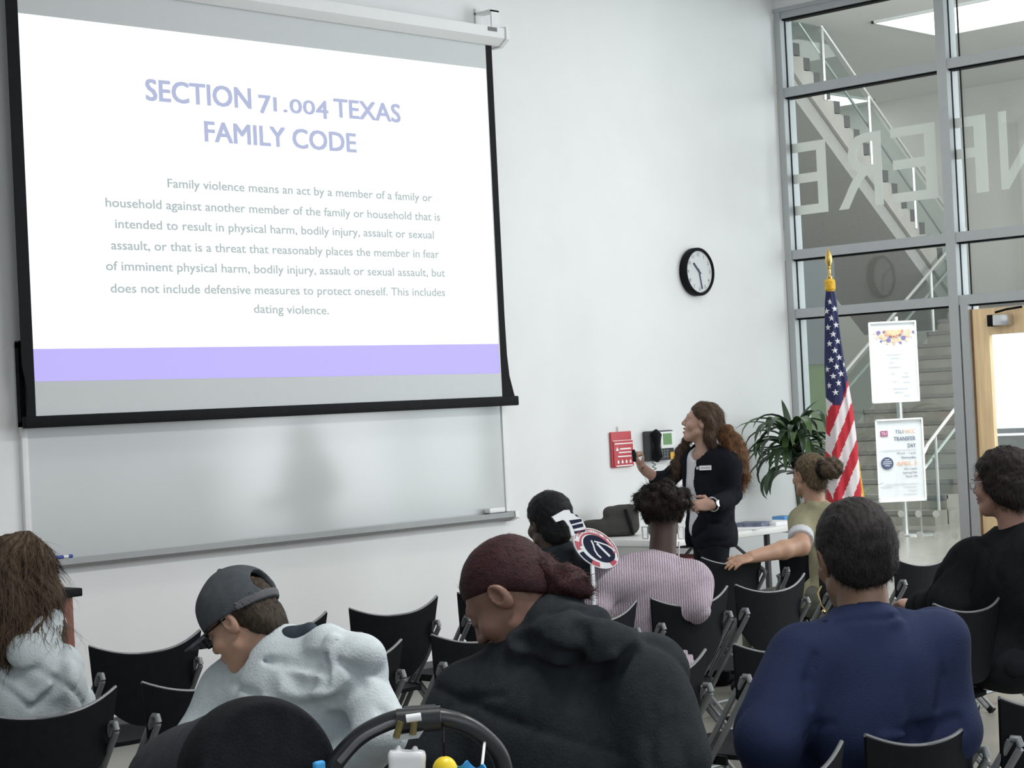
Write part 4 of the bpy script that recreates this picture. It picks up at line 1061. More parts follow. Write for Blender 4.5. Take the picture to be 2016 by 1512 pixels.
pr.top('blouse', cloth('white_blouse', (.70, .71, .74), noise=.02), (.5, .5), .008, hem=.80, folds=.003, neckcut=.075)
pmid = (pr.ShL+pr.ShR)/2
def jcut(P, d):
    q = (P-pmid) @ pr.B
    op = np.maximum(np.abs(q[..., 0]+.0)-(.055+.05*np.clip(-(q[..., 2]+.1), 0, .5)*0), -q[..., 1]-.02)
    return smax(d, -op, .01)
pr.top('jacket', cloth('black_jacket', (.0085, .010, .015), noise=.15), (1.42, 1.16), .026, hem=.775, folds=.006, ffreq=24, r=(.066, .058, .050), cut=jcut, neckcut=.08, seed=4,
       extra=lambda P, d: smin(d, ell(P, pr.hip-Z*.02, (.165, .14, .13), pr.B), .06),
       paint=[(-1, [(1424, 908), (1417, 935), (1414, 965)], .007, 0), (-1, [(1452, 962), (1440, 975)], .006, 0), (-1, [(1400, 1032), (1425, 1030), (1440, 1020)], .005, 0)])
bp_ = march(1389, 921, lambda P: pr.torso(P, .034), 10.5, 11.2)
bn = nrm(-CF*.7-CR*.2); bu = nrm(Z-bn*np.dot(Z, bn)); br_ = np.cross(bu, bn)
m_ = MB(); m_.prism([(-.034, -.013), (.034, -.013), (.034, .013), (-.034, .013)], .006, bp_-pr.o, br_, bu); m_.build('name_badge', M_paper, pr.body, fix=True)
m_ = MB(); m_.prism([(-.052, -.008), (-.038, -.008), (-.038, .008), (-.052, .008)], .006, bp_-pr.o, br_, bu)
m_.prism([(-.026, -.004), (.026, -.004), (.026, .004), (-.026, .004)], .001, bp_-pr.o+bn*.006, br_, bu); m_.build('badge_print', M_inkg, pr.body, fix=True)
wa = nrm(pr.WrL-pr.ElL); wc = pr.WrL-wa*.006; wx = nrm(np.cross(wa, Z)); wy = np.cross(wa, wx)
m_ = MB(); m_.tube([wc-pr.o+(wx*math.cos(t)+wy*math.sin(t))*.034 for t in np.linspace(0, 2*math.pi, 25)], .006, 8, flat=(1, 1.8))
wn = nrm(-CF-wa*np.dot(-CF, wa)); m_.lathe([(.001, 0), (.017, 0), (.017, .008), (.001, .009)], wc-pr.o+wn*.034, 20, np.stack([wa, np.cross(wn, wa), wn], 1)); m_.build('watch', mat('watch_silver', (.7, .7, .7), .2, .9, noise=.05), pr.body, sm=40)
M_hpr = hairm('brown', (.034, .020, .014), (.105, .064, .040)); M_hpr2 = hairm('ginger', (.045, .024, .013), (.20, .092, .038), (14, 14, 9))
g_ = np.random.default_rng(11)
def prhair(P, q):
    d = ell(q, (0, -.018, .040), (.084, .104, .090)); d = smin(d, ell(q, (0, -.075, -.01), (.07, .05, .07)), .03)
    d = smax(d, pr.hairline(q, .62, .55, .010), .012)
    d = smin(d, chain(q, [v3(.060, .03, .045), v3(.080, .012, -.02), v3(.072, .0, -.10), v3(.080, -.01, -.17)], [.016, .020, .026, .020]), .02)
    d = smin(d, chain(q, [v3(-.058, .035, .060), v3(-.080, -.01, .040), v3(-.070, -.06, .01)], [.010, .016, .025]), .02)
    d = smin(d, chain(q, [v3(-.066, -.045, -.01), v3(-.066, -.060, -.07), v3(-.05, -.085, -.12)], [.026, .034, .030]), .03)
    return d+pr.strands(q, .0022, 34, .3)+waves(q, 3, .003, 90)
def back_flow(q, B): return np.stack([q[:, 0]*.2, -np.ones(len(q)), -.35*np.ones(len(q))-.5*(q[:, 1] < 0)], 1)
pr.hair(prhair, M_hpr, pr.H-.27, pr.H+.16, .006, fuzz=dict(n=2600, length=.035, lift=.22, flow=back_flow, w=.0011))
tail = [A(1422, 848, 10.97), A(1440, 868, 10.95), A(1452, 895, 10.93), A(1457, 925, 10.92), A(1462, 952, 10.92)]
blobs = [(tail[min(3, int(t))]+(tail[min(4, int(t)+1)]-tail[min(3, int(t))])*(t-int(t))+g_.normal(size=3)*.022, g_.uniform(.016, .028)) for t in g_.uniform(0, 3.99, 60)]
def ptail(P, q):
    d = chain(P, tail, [.035, .050, .052, .042, .018], .03)
    for c, r in blobs: d = smin(d, sph(P, c, r), .008)
    return d+waves(P, 8, .005, 120, n=4)
def down_flow(q, B): return np.tile(v3(.15, -.1, -1.0), (len(B), 1))
lo, hi = bbox(tail, .12); pr.hair(ptail, M_hpr2, lo, hi, .007, 'ponytail', fuzz=dict(n=2600, length=.045, lift=.5, flow=down_flow, w=.0012, wave=.5))
fl_ = [A(1352, 868, 11.12), A(1343, 890, 11.14), A(1337, 915, 11.12), A(1332, 935, 11.10)]
bl2 = [(fl_[min(2, int(t))]+(fl_[min(3, int(t)+1)]-fl_[min(2, int(t))])*(t-int(t))+g_.normal(size=3)*.014, g_.uniform(.012, .02)) for t in g_.uniform(0, 2.99, 34)]
def plock(P, q):
    d = chain(P, fl_, [.022, .034, .034, .012], .03)
    for c, r in bl2: d = smin(d, sph(P, c, r), .008)
    return d+waves(P, 9, .004, 120, n=4)
lo, hi = bbox(fl_, .09); pr.hair(plock, M_hpr, lo, hi, .007, 'hair_lock', fuzz=dict(n=1000, length=.04, lift=.45, flow=down_flow, w=.0011, wave=.5))
ck_ = MB(); hp = A(1248, 897, 11.06); ck_.tube([hp-nrm(v3(.3, .3, .6))*.035, hp+nrm(v3(.3, .3, .6))*.035], [.011, .011], 10)
tag(ck_.build('presentation_remote', M_black, None, sm=50), 'small dark remote in the raised hand of the standing presenter', 'remote')

# ---- bag on the table
bgc = onz(1212, 1057, .741)+nrm(v3(CF[0], CF[1], 0))*.09; bR = np.stack([nrm(v3(CR[0], CR[1], 0)), nrm(v3(CF[0], CF[1], 0)), Z], 1)
def bagf(P):
    d = rbox(P, bgc+bR @ v3(-.035, 0, .055), (.170, .085, .055), .03, bR)
    d = smin(d, rbox(P, bgc+bR @ v3(.045, .01, .10), (.115, .085, .10), .05, bR @ roty(-.08)), .03)
    return np.maximum(d+waves(P, 4, .005, 38)+creases(P, 9, .006, 40), .0015-(P[..., 2]-.74))
sh = Shells(); sh.add(bagf, bgc-.3, bgc+.32, .007); bg_o = sh.build('laptop_bag', cloth('bag_grey', (.062, .061, .055)), None, bgc, tuple(bgc))
tag(bg_o, 'dark grey soft bag lying on the left end of the white table', 'bag')
sh = Shells(); bst = [bgc+bR @ v3(.075, -.085, .17), bgc+bR @ v3(.095, -.095, .09), bgc+bR @ v3(.115, -.092, .015)]
sh.add(lambda P: chain(P, bst, [.011, .012, .011], .01), *bbox(bst, .04), .005); sh.build('bag_strap', cloth('bag_strap', (.012, .012, .014)), bg_o, bgc)

# ---- dark-haired person with the dark grey shirt
gy = Person('person with close black hair and dark grey shirt, left of the round basketball sign', A(1080, 1030, 7.85), A(1092, 1082, 7.83), A(1022, 1118, 8.00), A(1146, 1116, 7.96),
            A(1014, 1200, 8.0), A(1158, 1200, 7.92), A(1010, 1235, 8.3), A(1130, 1235, 8.2), -46, -18, -6, 0, SK_gry, .98, 1.0, lean=.02, legyaw=-10)
gy.legs_garment(M_denim)
gy.top('shirt', cloth('dark_grey_shirt', (.030, .036, .042)), (.9, .9), .018, neckcut=.060, seed=3)
def gyhair(P, q):
    d = ell(q, (0, -.020, .040), (.090, .108, .094)); d = smin(d, ell(q, (0, -.06, -.03), (.070, .055, .07)), .03)
    return smax(d, gy.hairline(q, .6, 1.5, .006), .01)+waves(q, 2, .0015, 240)
gy.hair(gyhair, hairm('black', (.005, .005, .006), (.010, .010, .012), (40, 40, 40)), gy.H-.16, gy.H+.16, fuzz=dict(n=2500, length=.006, lift=1.2))

# ---- round basketball sign, propped between two seats
sg0 = A(1165, 1065, 7.76); sgx = A(1215, 1060, 7.95)-A(1100, 1060, 7.58); sgx[2] = 0; sgx = nrm(sgx); sgn = np.cross(sgx, Z)
def sgp(zx, zy, lift=0):
    px, py = 1080+zx/11.63, 990+zy/11.63
    r = ray(px, py); t = ((sg0-EYE) @ sgn)/(r @ sgn); p = EYE+r*t-sg0; return (p @ sgx, p[2])
sign = tag(empty('basketball_sign', tuple(sg0)), 'white, red and navy cut-out sign with a round basketball emblem above the lavender sweater', 'sign')
def spoly(mb, pts, lift, d=.0012): mb.prism([sgp(*p) for p in pts], d, sgn*lift, sgx, Z)
def ellp(cx, cy, a, b, th, n=40, t0=0, t1=2*math.pi, inner=None):
    c, s = math.cos(th), math.sin(th); T = np.linspace(t0, t1, n, endpoint=(inner is not None))
    f = lambda a_, b_, t: (cx+a_*math.cos(t)*c-b_*math.sin(t)*s, cy+a_*math.cos(t)*s+b_*math.sin(t)*c)
    if inner is None: return [f(a, b, t) for t in T]
    return [f(a, b, t) for t in T]+[f(inner[0], inner[1], t) for t in T[::-1]]
M_sw, M_sr, M_sn = mat('sign_white', (.68, .70, .72), .5, noise=.01), mat('sign_red', (.42, .03, .06), .5, noise=.05), mat('sign_navy', (.008, .012, .035), .7, spec=.1, noise=.05)
TH = .66
m_ = MB()
spoly(m_, [(80, 325), (370, 165), (470, 160), (505, 235), (560, 250), (610, 300), (690, 345), (760, 370), (862, 590), (835, 660), (590, 715), (575, 750), (525, 755), (480, 560), (370, 410), (320, 390), (170, 440)], -.004, .005)
spoly(m_, ellp(1085, 1040, 590, 375, TH), -.004, .005)
m_.prism([(-.012, -.55), (.012, -.55), (.012, .02), (-.012, .02)], .006, sgn*-.006, sgx, Z)
m_.build('sign_board', M_sw, sign, fix=True)
m_ = MB()
for t0, t1 in ((2.15, 2.65), (-.15, .25), (.95, 1.35)): spoly(m_, ellp(1085, 1040, 565, 350, TH, 10, t0, t1, (455, 262)), .0012)
spoly(m_, ellp(1085, 1040, 565, 350, TH, 44, 2.75, 5.9, (555, 340)), .0014); spoly(m_, ellp(1110, 1040, 470, 275, TH, 40, 2.3, 5.7, (430, 240)), .0014)
m_.build('red_print', M_sr, sign, fix=True)
m_ = MB()
spoly(m_, ellp(1150, 1050, 425, 228, TH), .0012)
spoly(m_, ellp(1085, 1040, 565, 350, TH, 12, 1.35, 2.0, (455, 262)), .0012)
for q in ([(465, 400), (735, 365), (755, 425), (510, 490)], [(530, 520), (770, 465), (790, 545), (560, 600)], [(580, 640), (822, 600), (830, 655), (592, 705)], [(495, 185), (540, 210), (560, 245), (510, 232)], [(590, 262), (640, 275), (680, 330), (620, 300)]): spoly(m_, q, .0012)
m_.build('navy_print', M_sn, sign, fix=True)
m_ = MB()
def sline(pts, w, lift=.0026):
    for (a, b), (c, d) in zip(pts[:-1], pts[1:]):
        n = nrm(np.array([-(d-b), c-a], float))*w; spoly(m_, [(a+n[0], b+n[1]), (c+n[0], d+n[1]), (c-n[0], d-n[1]), (a-n[0], b-n[1])], lift, .0008)
sline([(960, 860), (1010, 960), (1040, 1080), (1110, 1190), (1190, 1260)], 16)
sline([(1030, 880), (1180, 920), (1320, 970), (1430, 1040), (1490, 1110)], 15)
sline([(1090, 930), (1250, 1090), (1390, 1225)], 22)
sline([(585, 640), (820, 595)], 10); spoly(m_, ellp(740, 1020, 40, 34, 0, 10), .0028)
m_.build('white_print', M_sw, sign, fix=True)
tx0 = sgp(640, 860); wq = 'WASHINGTON WIZARDS'
for i, ch in enumerate(wq):
    if ch == ' ': continue
    t = 3.0+i*.155; c, s = math.cos(TH), math.sin(TH); a_, b_ = 500, 296
    f = lambda t: (1085+a_*math.cos(t)*c-b_*math.sin(t)*s, 1040+a_*math.cos(t)*s+b_*math.sin(t)*c)
    p0, p1_ = np.array(sgp(*f(t-.05))), np.array(sgp(*f(t+.05))); dr = nrm(p1_-p0)
    ax = sgx*dr[0]+Z*dr[1]; ay = -sgx*dr[1]+Z*dr[0]
    text('lettering', ch, M_sr, sign, sgx*p0[0]+Z*p0[1]+sgn*.0016-ay*.006, ax, ay, .017, depth=0)

# ---- person in the lavender sweater
lv = Person('person in lavender knit sweater with short curly dark hair, seen from behind', A(1305, 1014, 8.14), A(1302, 1106, 8.10), A(1184, 1143, 7.98), A(1358, 1139, 8.08), A(1176, 1200, 7.90), A(1366, 1190, 7.98),
            A(1215, 1240, 8.35), A(1350, 1240, 8.4), -50, -48, 0, 0, SK_lav, 1.0, 1.02, legyaw=-12)
lv.legs_garment(M_denim)
mk_ = bpy.data.materials.new('cloth_lavender_knit'); mk_.use_nodes = True; nt = mk_.node_tree; b = nt.nodes['Principled BSDF']; b.inputs['Roughness'].default_value = .95
tc = nt.nodes.new('ShaderNodeTexCoord'); mp = nt.nodes.new('ShaderNodeMapping'); mp.inputs['Rotation'].default_value = (0, 0, math.radians(50)); wv = nt.nodes.new('ShaderNodeTexWave')
wv.bands_direction = 'X'; wv.inputs['Scale'].default_value = 32; wv.inputs['Distortion'].default_value = 1.5; wv.inputs['Detail Scale'].default_value = 3
nz = nt.nodes.new('ShaderNodeTexNoise'); nz.inputs['Scale'].default_value = 90; mxx = nt.nodes.new('ShaderNodeMath'); mxx.operation = 'ADD'
rp = nt.nodes.new('ShaderNodeValToRGB'); rp.color_ramp.elements[0].color = (.36, .30, .355, 1); rp.color_ramp.elements[1].color = (.66, .56, .65, 1); rp.color_ramp.elements[0].position = .35
bpn = nt.nodes.new('ShaderNodeBump'); bpn.inputs['Strength'].default_value = .7; bpn.inputs['Distance'].default_value = .006
hf = nt.nodes.new('ShaderNodeMath'); hf.operation = 'MULTIPLY'; hf.inputs[1].default_value = .5
nt.links.new(tc.outputs['Object'], mp.inputs[0]); nt.links.new(mp.outputs[0], wv.inputs[0]); nt.links.new(tc.outputs['Object'], nz.inputs[0])
nt.links.new(wv.outputs['Fac'], mxx.inputs[0]); nt.links.new(nz.outputs['Fac'], mxx.inputs[1]); nt.links.new(mxx.outputs[0], hf.inputs[0]); nt.links.new(hf.outputs[0], rp.inputs[0]); nt.links.new(rp.outputs[0], b.inputs['Base Color'])
nt.links.new(wv.outputs['Fac'], bpn.inputs['Height']); nt.links.new(bpn.outputs[0], b.inputs['Normal'])
def lvx(P, d):
    d = smin(d, cap(P, A(1190, 1148, 7.93), A(1366, 1143, 8.02), .078, .084), .04)
    return smin(d, ell(P, A(1280, 1172, 8.02), (.235, .10, .115), lv.B), .06)
lv.top('sweater', mk_, off=.02, folds=.004, r=(.075, .07, .06), neckcut=.056, extra=lvx, seed=6)
g_ = np.random.default_rng(5); cb = []
for i in range(120):
    v = g_.normal(size=3); v[2] = abs(v[2])*1.0-.25*g_.random(); v = v/np.linalg.norm(v); cb.append((v*v3(.098, .112, .080)*g_.uniform(.88, 1.10)+v3(0, -.016, .045), g_.uniform(.016, .028)))
def lvhair(P, q):
    d = ell(q, (0, -.018, .045), (.096, .11, .085))
    for c, r in cb: d = smin(d, sph(q, c, r), .006)
    return smax(d, lv.hairline(q, .5, .35, .0), .02)+waves(q, 6, .002, 200)
lv.hair(lvhair, hairm('dark_curls', (.006, .0045, .004), (.022, .015, .011), (20, 20, 20)), lv.H-.17, lv.H+.19, fuzz=dict(n=3500, length=.020, lift=1.0, wave=.9, w=.0012))
def lvfade(P, q): return smax(head_field(q)-.003, lv.hairline(q, .6, 1.05, .005), .008)
lv.hair(lvfade, mat('hair_fade', (.035, .023, .018), .8, noise=.2, nscale=120), lv.H-.17, lv.H+.16, name='hair_fade')
for k, (px, py) in enumerate(((1270, 1049), (1341, 1049))):
    c = A(px, py, 8.12)-lv.o; m_ = MB()
    m_.tube([c+CR*a+Z*b_ for a, b_ in ((-.010, -.024), (.010, -.024), (.012, .024), (-.012, .024), (-.010, -.024), (.010, -.024))], .0042, 6); m_.build('earring', M_white, lv.body)
m_ = MB(); m_.tube([A(1336, 1066, 8.13)-lv.o, A(1337, 1080, 8.13)-lv.o, A(1336, 1098, 8.14)-lv.o], .0035, 6); m_.build('earphone_cord', M_white, lv.body)

# ---- person with bun in tan shirt, arm on the chair
tn = Person('person in tan shirt with a hair bun, arm stretched onto the next chair', A(1594, 936, 10.3), A(1606, 1000, 10.28), A(1578, 1021, 10.28), A(1662, 1030, 10.26), A(1576, 1075, 10.06), A(1672, 1110, 10.2), A(1478, 1097, 9.86), A(1630, 1150, 10.45),
            -14, -18, 2, 0, SK_tan, .98, .98, legyaw=-6, hL=dict(fwd=A(1440, 1109, 9.80)-A(1478, 1097, 9.86), up=Z-CF*.4, side=CF+Z*.1, curl=(.15, .18, .2, .25), thumb=.2, h=.0042))
sh = Shells(); sh.add(lambda P: chain(P, [tn.ShL, tn.ElL, tn.ElL+(tn.WrL-tn.ElL)*.35, tn.WrL], [.054, .050, .048, .031], .02), *bbox([tn.ShL, tn.ElL, tn.WrL], .08), .007)
sh.build('bare_arm', SK_tan, tn.body, tn.o)
tn.legs_garment(mat('cloth_camouflage', (.055, .06, .045), .9, col2=(.16, .165, .14), nscale=14))
tn.top('shirt', cloth('tan_shirt', (.29, .275, .18), bump=.3), (.62, .7), .018, folds=.006, r=(.066, .066, .05), neckcut=.056, seed=9, neckoff=.0)
sh = Shells(); ua = tn.ElL-tn.ShL
sh.add(lambda P: np.maximum(np.maximum(cap(P, tn.ShL+ua*.3, tn.ShL+ua*.85, .066, .068), ((P-tn.ShL-ua*.80) @ nrm(ua))), -((P-tn.ShL-ua*.58) @ nrm(ua))), *bbox([tn.ShL, tn.ElL], .11), .007)
sh.build('sleeve_cuff', cloth('white_cuff', (.55, .57, .60), noise=.03), tn.body, tn.o)
M_htn = hairm('dark_blond', (.030, .023, .018), (.21, .155, .09), (16, 34, 16))
def tnhair(P, q):
    d = ell(q, (0, -.018, .038), (.083, .102, .089)); d = smin(d, ell(q, (0, -.06, -.03), (.062, .05, .06)), .03)
    return smax(d, tn.hairline(q, .5, 1.05, .012), .01)+tn.strands(q, .002, 26, .4)
tn.hair(tnhair, M_htn, tn.H-.16, tn.H+.16, fuzz=dict(n=2000, length=.03, lift=.25, flow=back_flow, w=.0011))
bc = A(1637, 922, 10.18)
tn.hair(lambda P, q: ell(P, bc, (.060, .060, .060))+.003*np.sin(((P-bc) @ CR)*160+((P-bc)[..., 2])*120)+waves(P, 12, .003, 110), hairm('bun_brown', (.045, .033, .024), (.13, .095, .062), (30, 30, 30)), bc-.11, bc+.11, .006, 'hair_bun', fuzz=dict(n=1300, length=.03, lift=.12, wave=.6, w=.0012, flow=lambda q, B: np.cross(B-bc, CF)))
m_ = MB(); ba = nrm(bc-tn.q2w(v3(0, -.06, .03))); bx_ = nrm(np.cross(ba, Z)); by_ = np.cross(ba, bx_)
m_.tube([bc-ba*.058-tn.o+(bx_*math.cos(t)+by_*math.sin(t))*.046 for t in np.linspace(0, 2*math.pi, 25)], .012, 8); m_.build('hair_tie', M_black, tn.body, sm=60)

# ---- person in black at the right edge
bk = Person('person in black sweater with short dark hair and glasses at the right edge', A(1972, 950, 7.6), A(2000, 1046, 7.6), A(1910, 1112, 7.7), A(2090, 1085, 7.45), A(1866, 1190, 7.62), A(2110, 1200, 7.4), A(1806, 1200, 7.85), A(1985, 1240, 7.9),
            -14, 2, -2, 0, SK_blk, 1.08, 1.2, legyaw=-6, hL=dict(fwd=A(1772, 1180, 7.95)-A(1806, 1200, 7.85), up=Z, side=CF, curl=(.4, .5, .6, .6)))
bk.legs_garment(cloth('black_trousers', (.010, .011, .014)))
bk.top('sweater', cloth('black_sweater', (.0065, .0075, .009), noise=.2), off=.025, folds=.008, r=(.085, .07, .055), neckcut=.060, seed=13)
def bkhair(P, q):
    d = ell(q, (0, -.020, .036), (.096, .112, .098)); d = smin(d, ell(q, (0, -.045, -.035), (.090, .075, .075)), .04)
    d = smax(d, -ell(q, (0, .105, -.045), (.13, .088, .115)), .02)
    d = smax(d, -ell(q, (0, .02, -.13), (.10, .10, .062)), .02)
    return d+bk.strands(q, .003, 22, .5)+waves(q, 4, .003, 80)
bk.hair(bkhair, hairm('near_black', (.007, .0055, .005), (.024, .018, .015), (18, 18, 6)), bk.H-.18, bk.H+.18, fuzz=dict(n=3500, length=.03, lift=.3, w=.0011))
bk.glasses(mat('glasses_clear', (.35, .36, .38), .3, noise=.05))

# ---- person with long hair at the left edge
lg = Person('person with long wavy brown hair and light grey hooded sweatshirt at the left edge', A(48, 1132, 6.0), A(70, 1235, 5.98), A(-30, 1296, 6.1), A(116, 1322, 5.92), A(-50, 1400, 6.1), A(144, 1386, 6.06), A(0, 1440, 6.3), A(120, 1450, 6.2),
            -40, -72, 0, 0, SK_lng, 1.0, .95, legyaw=-15)
lg.legs_garment(M_denim)
M_hood1 = cloth('light_grey_sweatshirt', (.50, .545, .565), noise=.05, bump=.3, bs=160)
lg.top('hoodie', M_hood1, off=.022, folds=.007, r=(.075, .062, .05), extra=lambda P, d: lg.hood(P, d, .70), noneck=True, seed=21,
       paint=[(-1, [(0, 1342), (20, 1358), (62, 1389), (111, 1358), (127, 1322)], .012, 0), (-1, [(0, 1303), (29, 1322), (75, 1316)], .012, 0), (1, [(5, 1334), (62, 1376), (105, 1345)], .010, 0)])
def lghair(P, q):
    d = ell(q, (0, -.015, .035), (.093, .110, .098))
    for k in (-1, 1): d = smin(d, chain(q, [v3(k*.065, -.02, .03), v3(k*.083, -.03, -.07), v3(k*.078, -.05, -.17), v3(k*.07, -.06, -.235)], [.04, .044, .038, .016], .03), .03)
    for k in (-1, 1): d = smin(d, chain(q, [v3(k*.070, .010, .03), v3(k*.088, .012, -.07), v3(k*.088, .012, -.17), v3(k*.075, .02, -.27)], [.03, .036, .036, .016], .03), .03)
    d = smin(d, chain(q, [v3(0, -.06, .03), v3(0, -.085, -.07), v3(0, -.095, -.17), v3(0, -.09, -.235)], [.075, .078, .062, .03], .03), .04)
    d = smax(d, -ell(q, (0, .115, -.04), (.068, .085, .12)), .02)
    return d+.004*np.sin(np.arctan2(q[..., 0], -q[..., 1]+.02)*26+8*np.sin(q[..., 2]*22))+waves(q, 5, .0045, 60)
lg.hair(lghair, hairm('wavy_brown', (.035, .022, .014), (.115, .075, .048), (22, 22, 3)), lg.H-.34, lg.H+.16, fuzz=dict(n=5000, length=.07, lift=.18, w=.0012, flow=lambda q, B: np.stack([q[:, 0]*3*(q[:, 2] > 0), -.5*(q[:, 2] > .03), -np.ones(len(q))], 1)))

# ---- person in the grey cap
cp = Person('person in grey baseball cap and light grey hooded sweatshirt, head bowed', A(476, 1224, 4.95), A(574, 1292, 4.92), A(455, 1368, 5.05), A(700, 1312, 4.78), A(402, 1462, 5.02), A(752, 1440, 4.70), A(420, 1530, 5.25), A(680, 1530, 5.0),
            -22, 22, -30, 4, SK_cap, .96, 1.0, lean=.06, legyaw=-6)
cp.legs_garment(M_denim)
M_hood2 = cloth('heather_grey_hoodie', (.58, .64, .665), noise=.05, bump=.3, bs=160)
def cphood(P, d):
    N_ = cp.NB
    def L(px, py, dd): return A(px, py, dd)
    ring = chain(P, [L(455, 1322, 5.02), L(505, 1300, 4.97), L(575, 1278, 4.90), L(650, 1268, 4.80), L(702, 1288, 4.74)], [.028, .032, .036, .042, .040], .04)
    pouch = chain(P, [L(520, 1345, 4.90), L(600, 1350, 4.82), L(660, 1340, 4.76), L(715, 1300, 4.74)], [.05, .065, .065, .055], .06)
    fold = chain(P, [L(490, 1325, 4.93), L(560, 1320, 4.86), L(640, 1322, 4.78)], [.026, .030, .022], .03)
    hd = smin(smin(ring, pouch, .03), fold, .015)
    hd = smax(hd, -cap(P, L(560, 1300, 4.80), L(646, 1300, 4.70), .020, .030), .02)
    return smin(d, hd, .012)
cp.top('hoodie', M_hood2, off=.024, folds=.009, ffreq=20, r=(.078, .070, .055), extra=cphood, noneck=True, seed=31, vox=.0065,
       paint=[(1, [(560, 1362), (600, 1366), (650, 1360), (700, 1325)], .022, -.004), (1, [(655, 1262), (652, 1300), (650, 1345)], .016, -.002),
              (-1, [(487, 1296), (551, 1302), (640, 1321)], .013, 0), (-1, [(662, 1262), (645, 1292), (638, 1346)], .015, 0), (-1, [(555, 1318), (582, 1342), (630, 1344)], .020, 0),
              (-1, [(418, 1331), (459, 1344), (507, 1369)], .006, 0), (-1, [(560, 1390), (618, 1394), (668, 1378), (700, 1350)], .010, 0), (-1, [(668, 1300), (696, 1317), (709, 1347)], .008, 0), (-1, [(750, 1396), (773, 1417)], .012, 0)])
sh = Shells(); cpts = [A(512, 1284, 4.93), A(560, 1268, 4.90), A(610, 1246, 4.85)]
sh.add(lambda P: chain(P, cpts, [.026, .034, .026], .03)+waves(P, 2, .003, 60), *bbox(cpts, .09), .006); sh.build('collar', cloth('slate_collar', (.045, .055, .07)), cp.body, cp.o)
def cphair(P, q):
    d = ell(q, (0, -.018, .030), (.079, .098, .082)); d = smin(d, ell(q, (0, -.065, -.035), (.070, .05, .055)), .03)
    return smax(d, cp.hairline(q, .5, 1.15, .0), .01)+cp.strands(q, .0022, 40, .5)+waves(q, 3, .0015, 150)
cp.hair(cphair, hairm('short_brown', (.020, .014, .010), (.060, .043, .030), (40, 40, 8)), cp.H-.16, cp.H+.16, fuzz=dict(n=1800, length=.014, lift=.15))
def capf(P, q):
    d = ell(q, (0, -.010, .044), (.096, .118, .104)); d = smax(d, -ell(q, (0, -.010, .034), (.085, .107, .095)), .002)
    d = smax(d, (.014+.06*q[..., 1])-q[..., 2], .004)
    d = smax(d, -ell(q, (0, -.125, .062), (.046, .06, .036)), .004)
    return d+waves(q, 4, .0012, 50)
M_cap = cloth('grey_cap', (.075, .083, .092), noise=.12, bs=260)
capo = cp.hair(capf, M_cap, cp.H-.16, cp.H+.18, .0042, 'baseball_cap')
def brim(P, q):
    z = .026-4.5*(q[..., 0]**2)-.10*(q[..., 1]-.09)
    d = np.maximum(np.abs(q[..., 2]-z)-.0028, ((q[..., 0]/.078)**2+((q[..., 1]-.090)/.095)**2-1)*.04); return np.maximum(d, .075-q[..., 1])
o_ = cp.hair(brim, M_cap, cp.H-.2, cp.H+.2, .0042, 'brim', capo)
def strap(P, q): return np.maximum(np.maximum(ell(q, (0, -.010, .040), (.097, .120, .104)), -ell(q, (0, -.010, .040), (.091, .113, .098))), np.maximum(np.abs(q[..., 2]-.020)-.011, q[..., 1]+.05))
cp.hair(strap, cloth('cap_strap', (.12, .12, .13)), cp.H-.17, cp.H+.17, .0042, 'cap_strap', capo)
m_ = MB(); b0 = cp.q2w(v3(0, -.010, .149))-cp.o; m_.lathe([(.009, -.004), (.009, .002), (.004, .006), (.001, .0065)], b0, 14, cp.HR); m_.build('cap_button', M_cap, capo, sm=60)
cp.glasses()

# ---- person with dark red hair, dark hoodie
mr = Person('person with dark red hair in a bun and a charcoal hoodie, head bowed', A(1003, 1176, 4.12), A(1096, 1228, 4.06), A(935, 1392, 4.16), A(1262, 1340, 3.98), A(872, 1512, 4.12), A(1306, 1500, 3.92), A(880, 1590, 4.35), A(1200, 1600, 4.2),
            -30, 26, -40, 6, SK_mar, 1.0, 1.22, lean=.05, legyaw=-8, vox=.0042, lid=-.02)
mr.legs_garment(M_denim)
M_hood3 = cloth('charcoal_hoodie', (.021, .025, .029), noise=.15, bs=180)
def mrhood(P, d):
    L = A
    ring = chain(P, [L(960, 1305, 4.18), L(995, 1280, 4.11), L(1022, 1255, 4.04), L(1075, 1236, 4.00), L(1130, 1222, 3.98), L(1180, 1215, 3.99)], [.024, .028, .034, .036, .036, .03], .03)
    pouch = chain(P, [L(1035, 1268, 4.00), L(1110, 1262, 3.94), L(1185, 1262, 3.93), L(1228, 1262, 3.94)], [.026, .044, .050, .045], .06)
    hd = smin(ring, pouch, .05); hd = smin(hd, chain(P, [L(1010, 1270, 4.02), L(1080, 1262, 3.93), L(1150, 1275, 3.885), L(1200, 1292, 3.90)], [.012, .013, .014, .014], .02), .01)
    return smin(d, hd, .030)
mr.top('hoodie', M_hood3, off=.026, folds=.007, ffreq=16, r=(.092, .080, .06), extra=mrhood, noneck=True, seed=41, vox=.0065,
       paint=[(1, [(1010, 1245), (1081, 1272), (1131, 1288), (1168, 1298), (1206, 1290), (1237, 1265)], .014, -.003), (-1, [(1018, 1260), (1081, 1291), (1131, 1308), (1168, 1319), (1210, 1312), (1246, 1285)], .010, 0), (-1, [(1140, 1235), (1147, 1271)], .010, 0),
              (1, [(1037, 1210), (1096, 1207), (1140, 1196), (1175, 1190)], .012, 0), (-1, [(880, 1392), (930, 1372), (985, 1368)], .010, 0), (-1, [(1290, 1400), (1278, 1450), (1282, 1505)], .010, 0)])
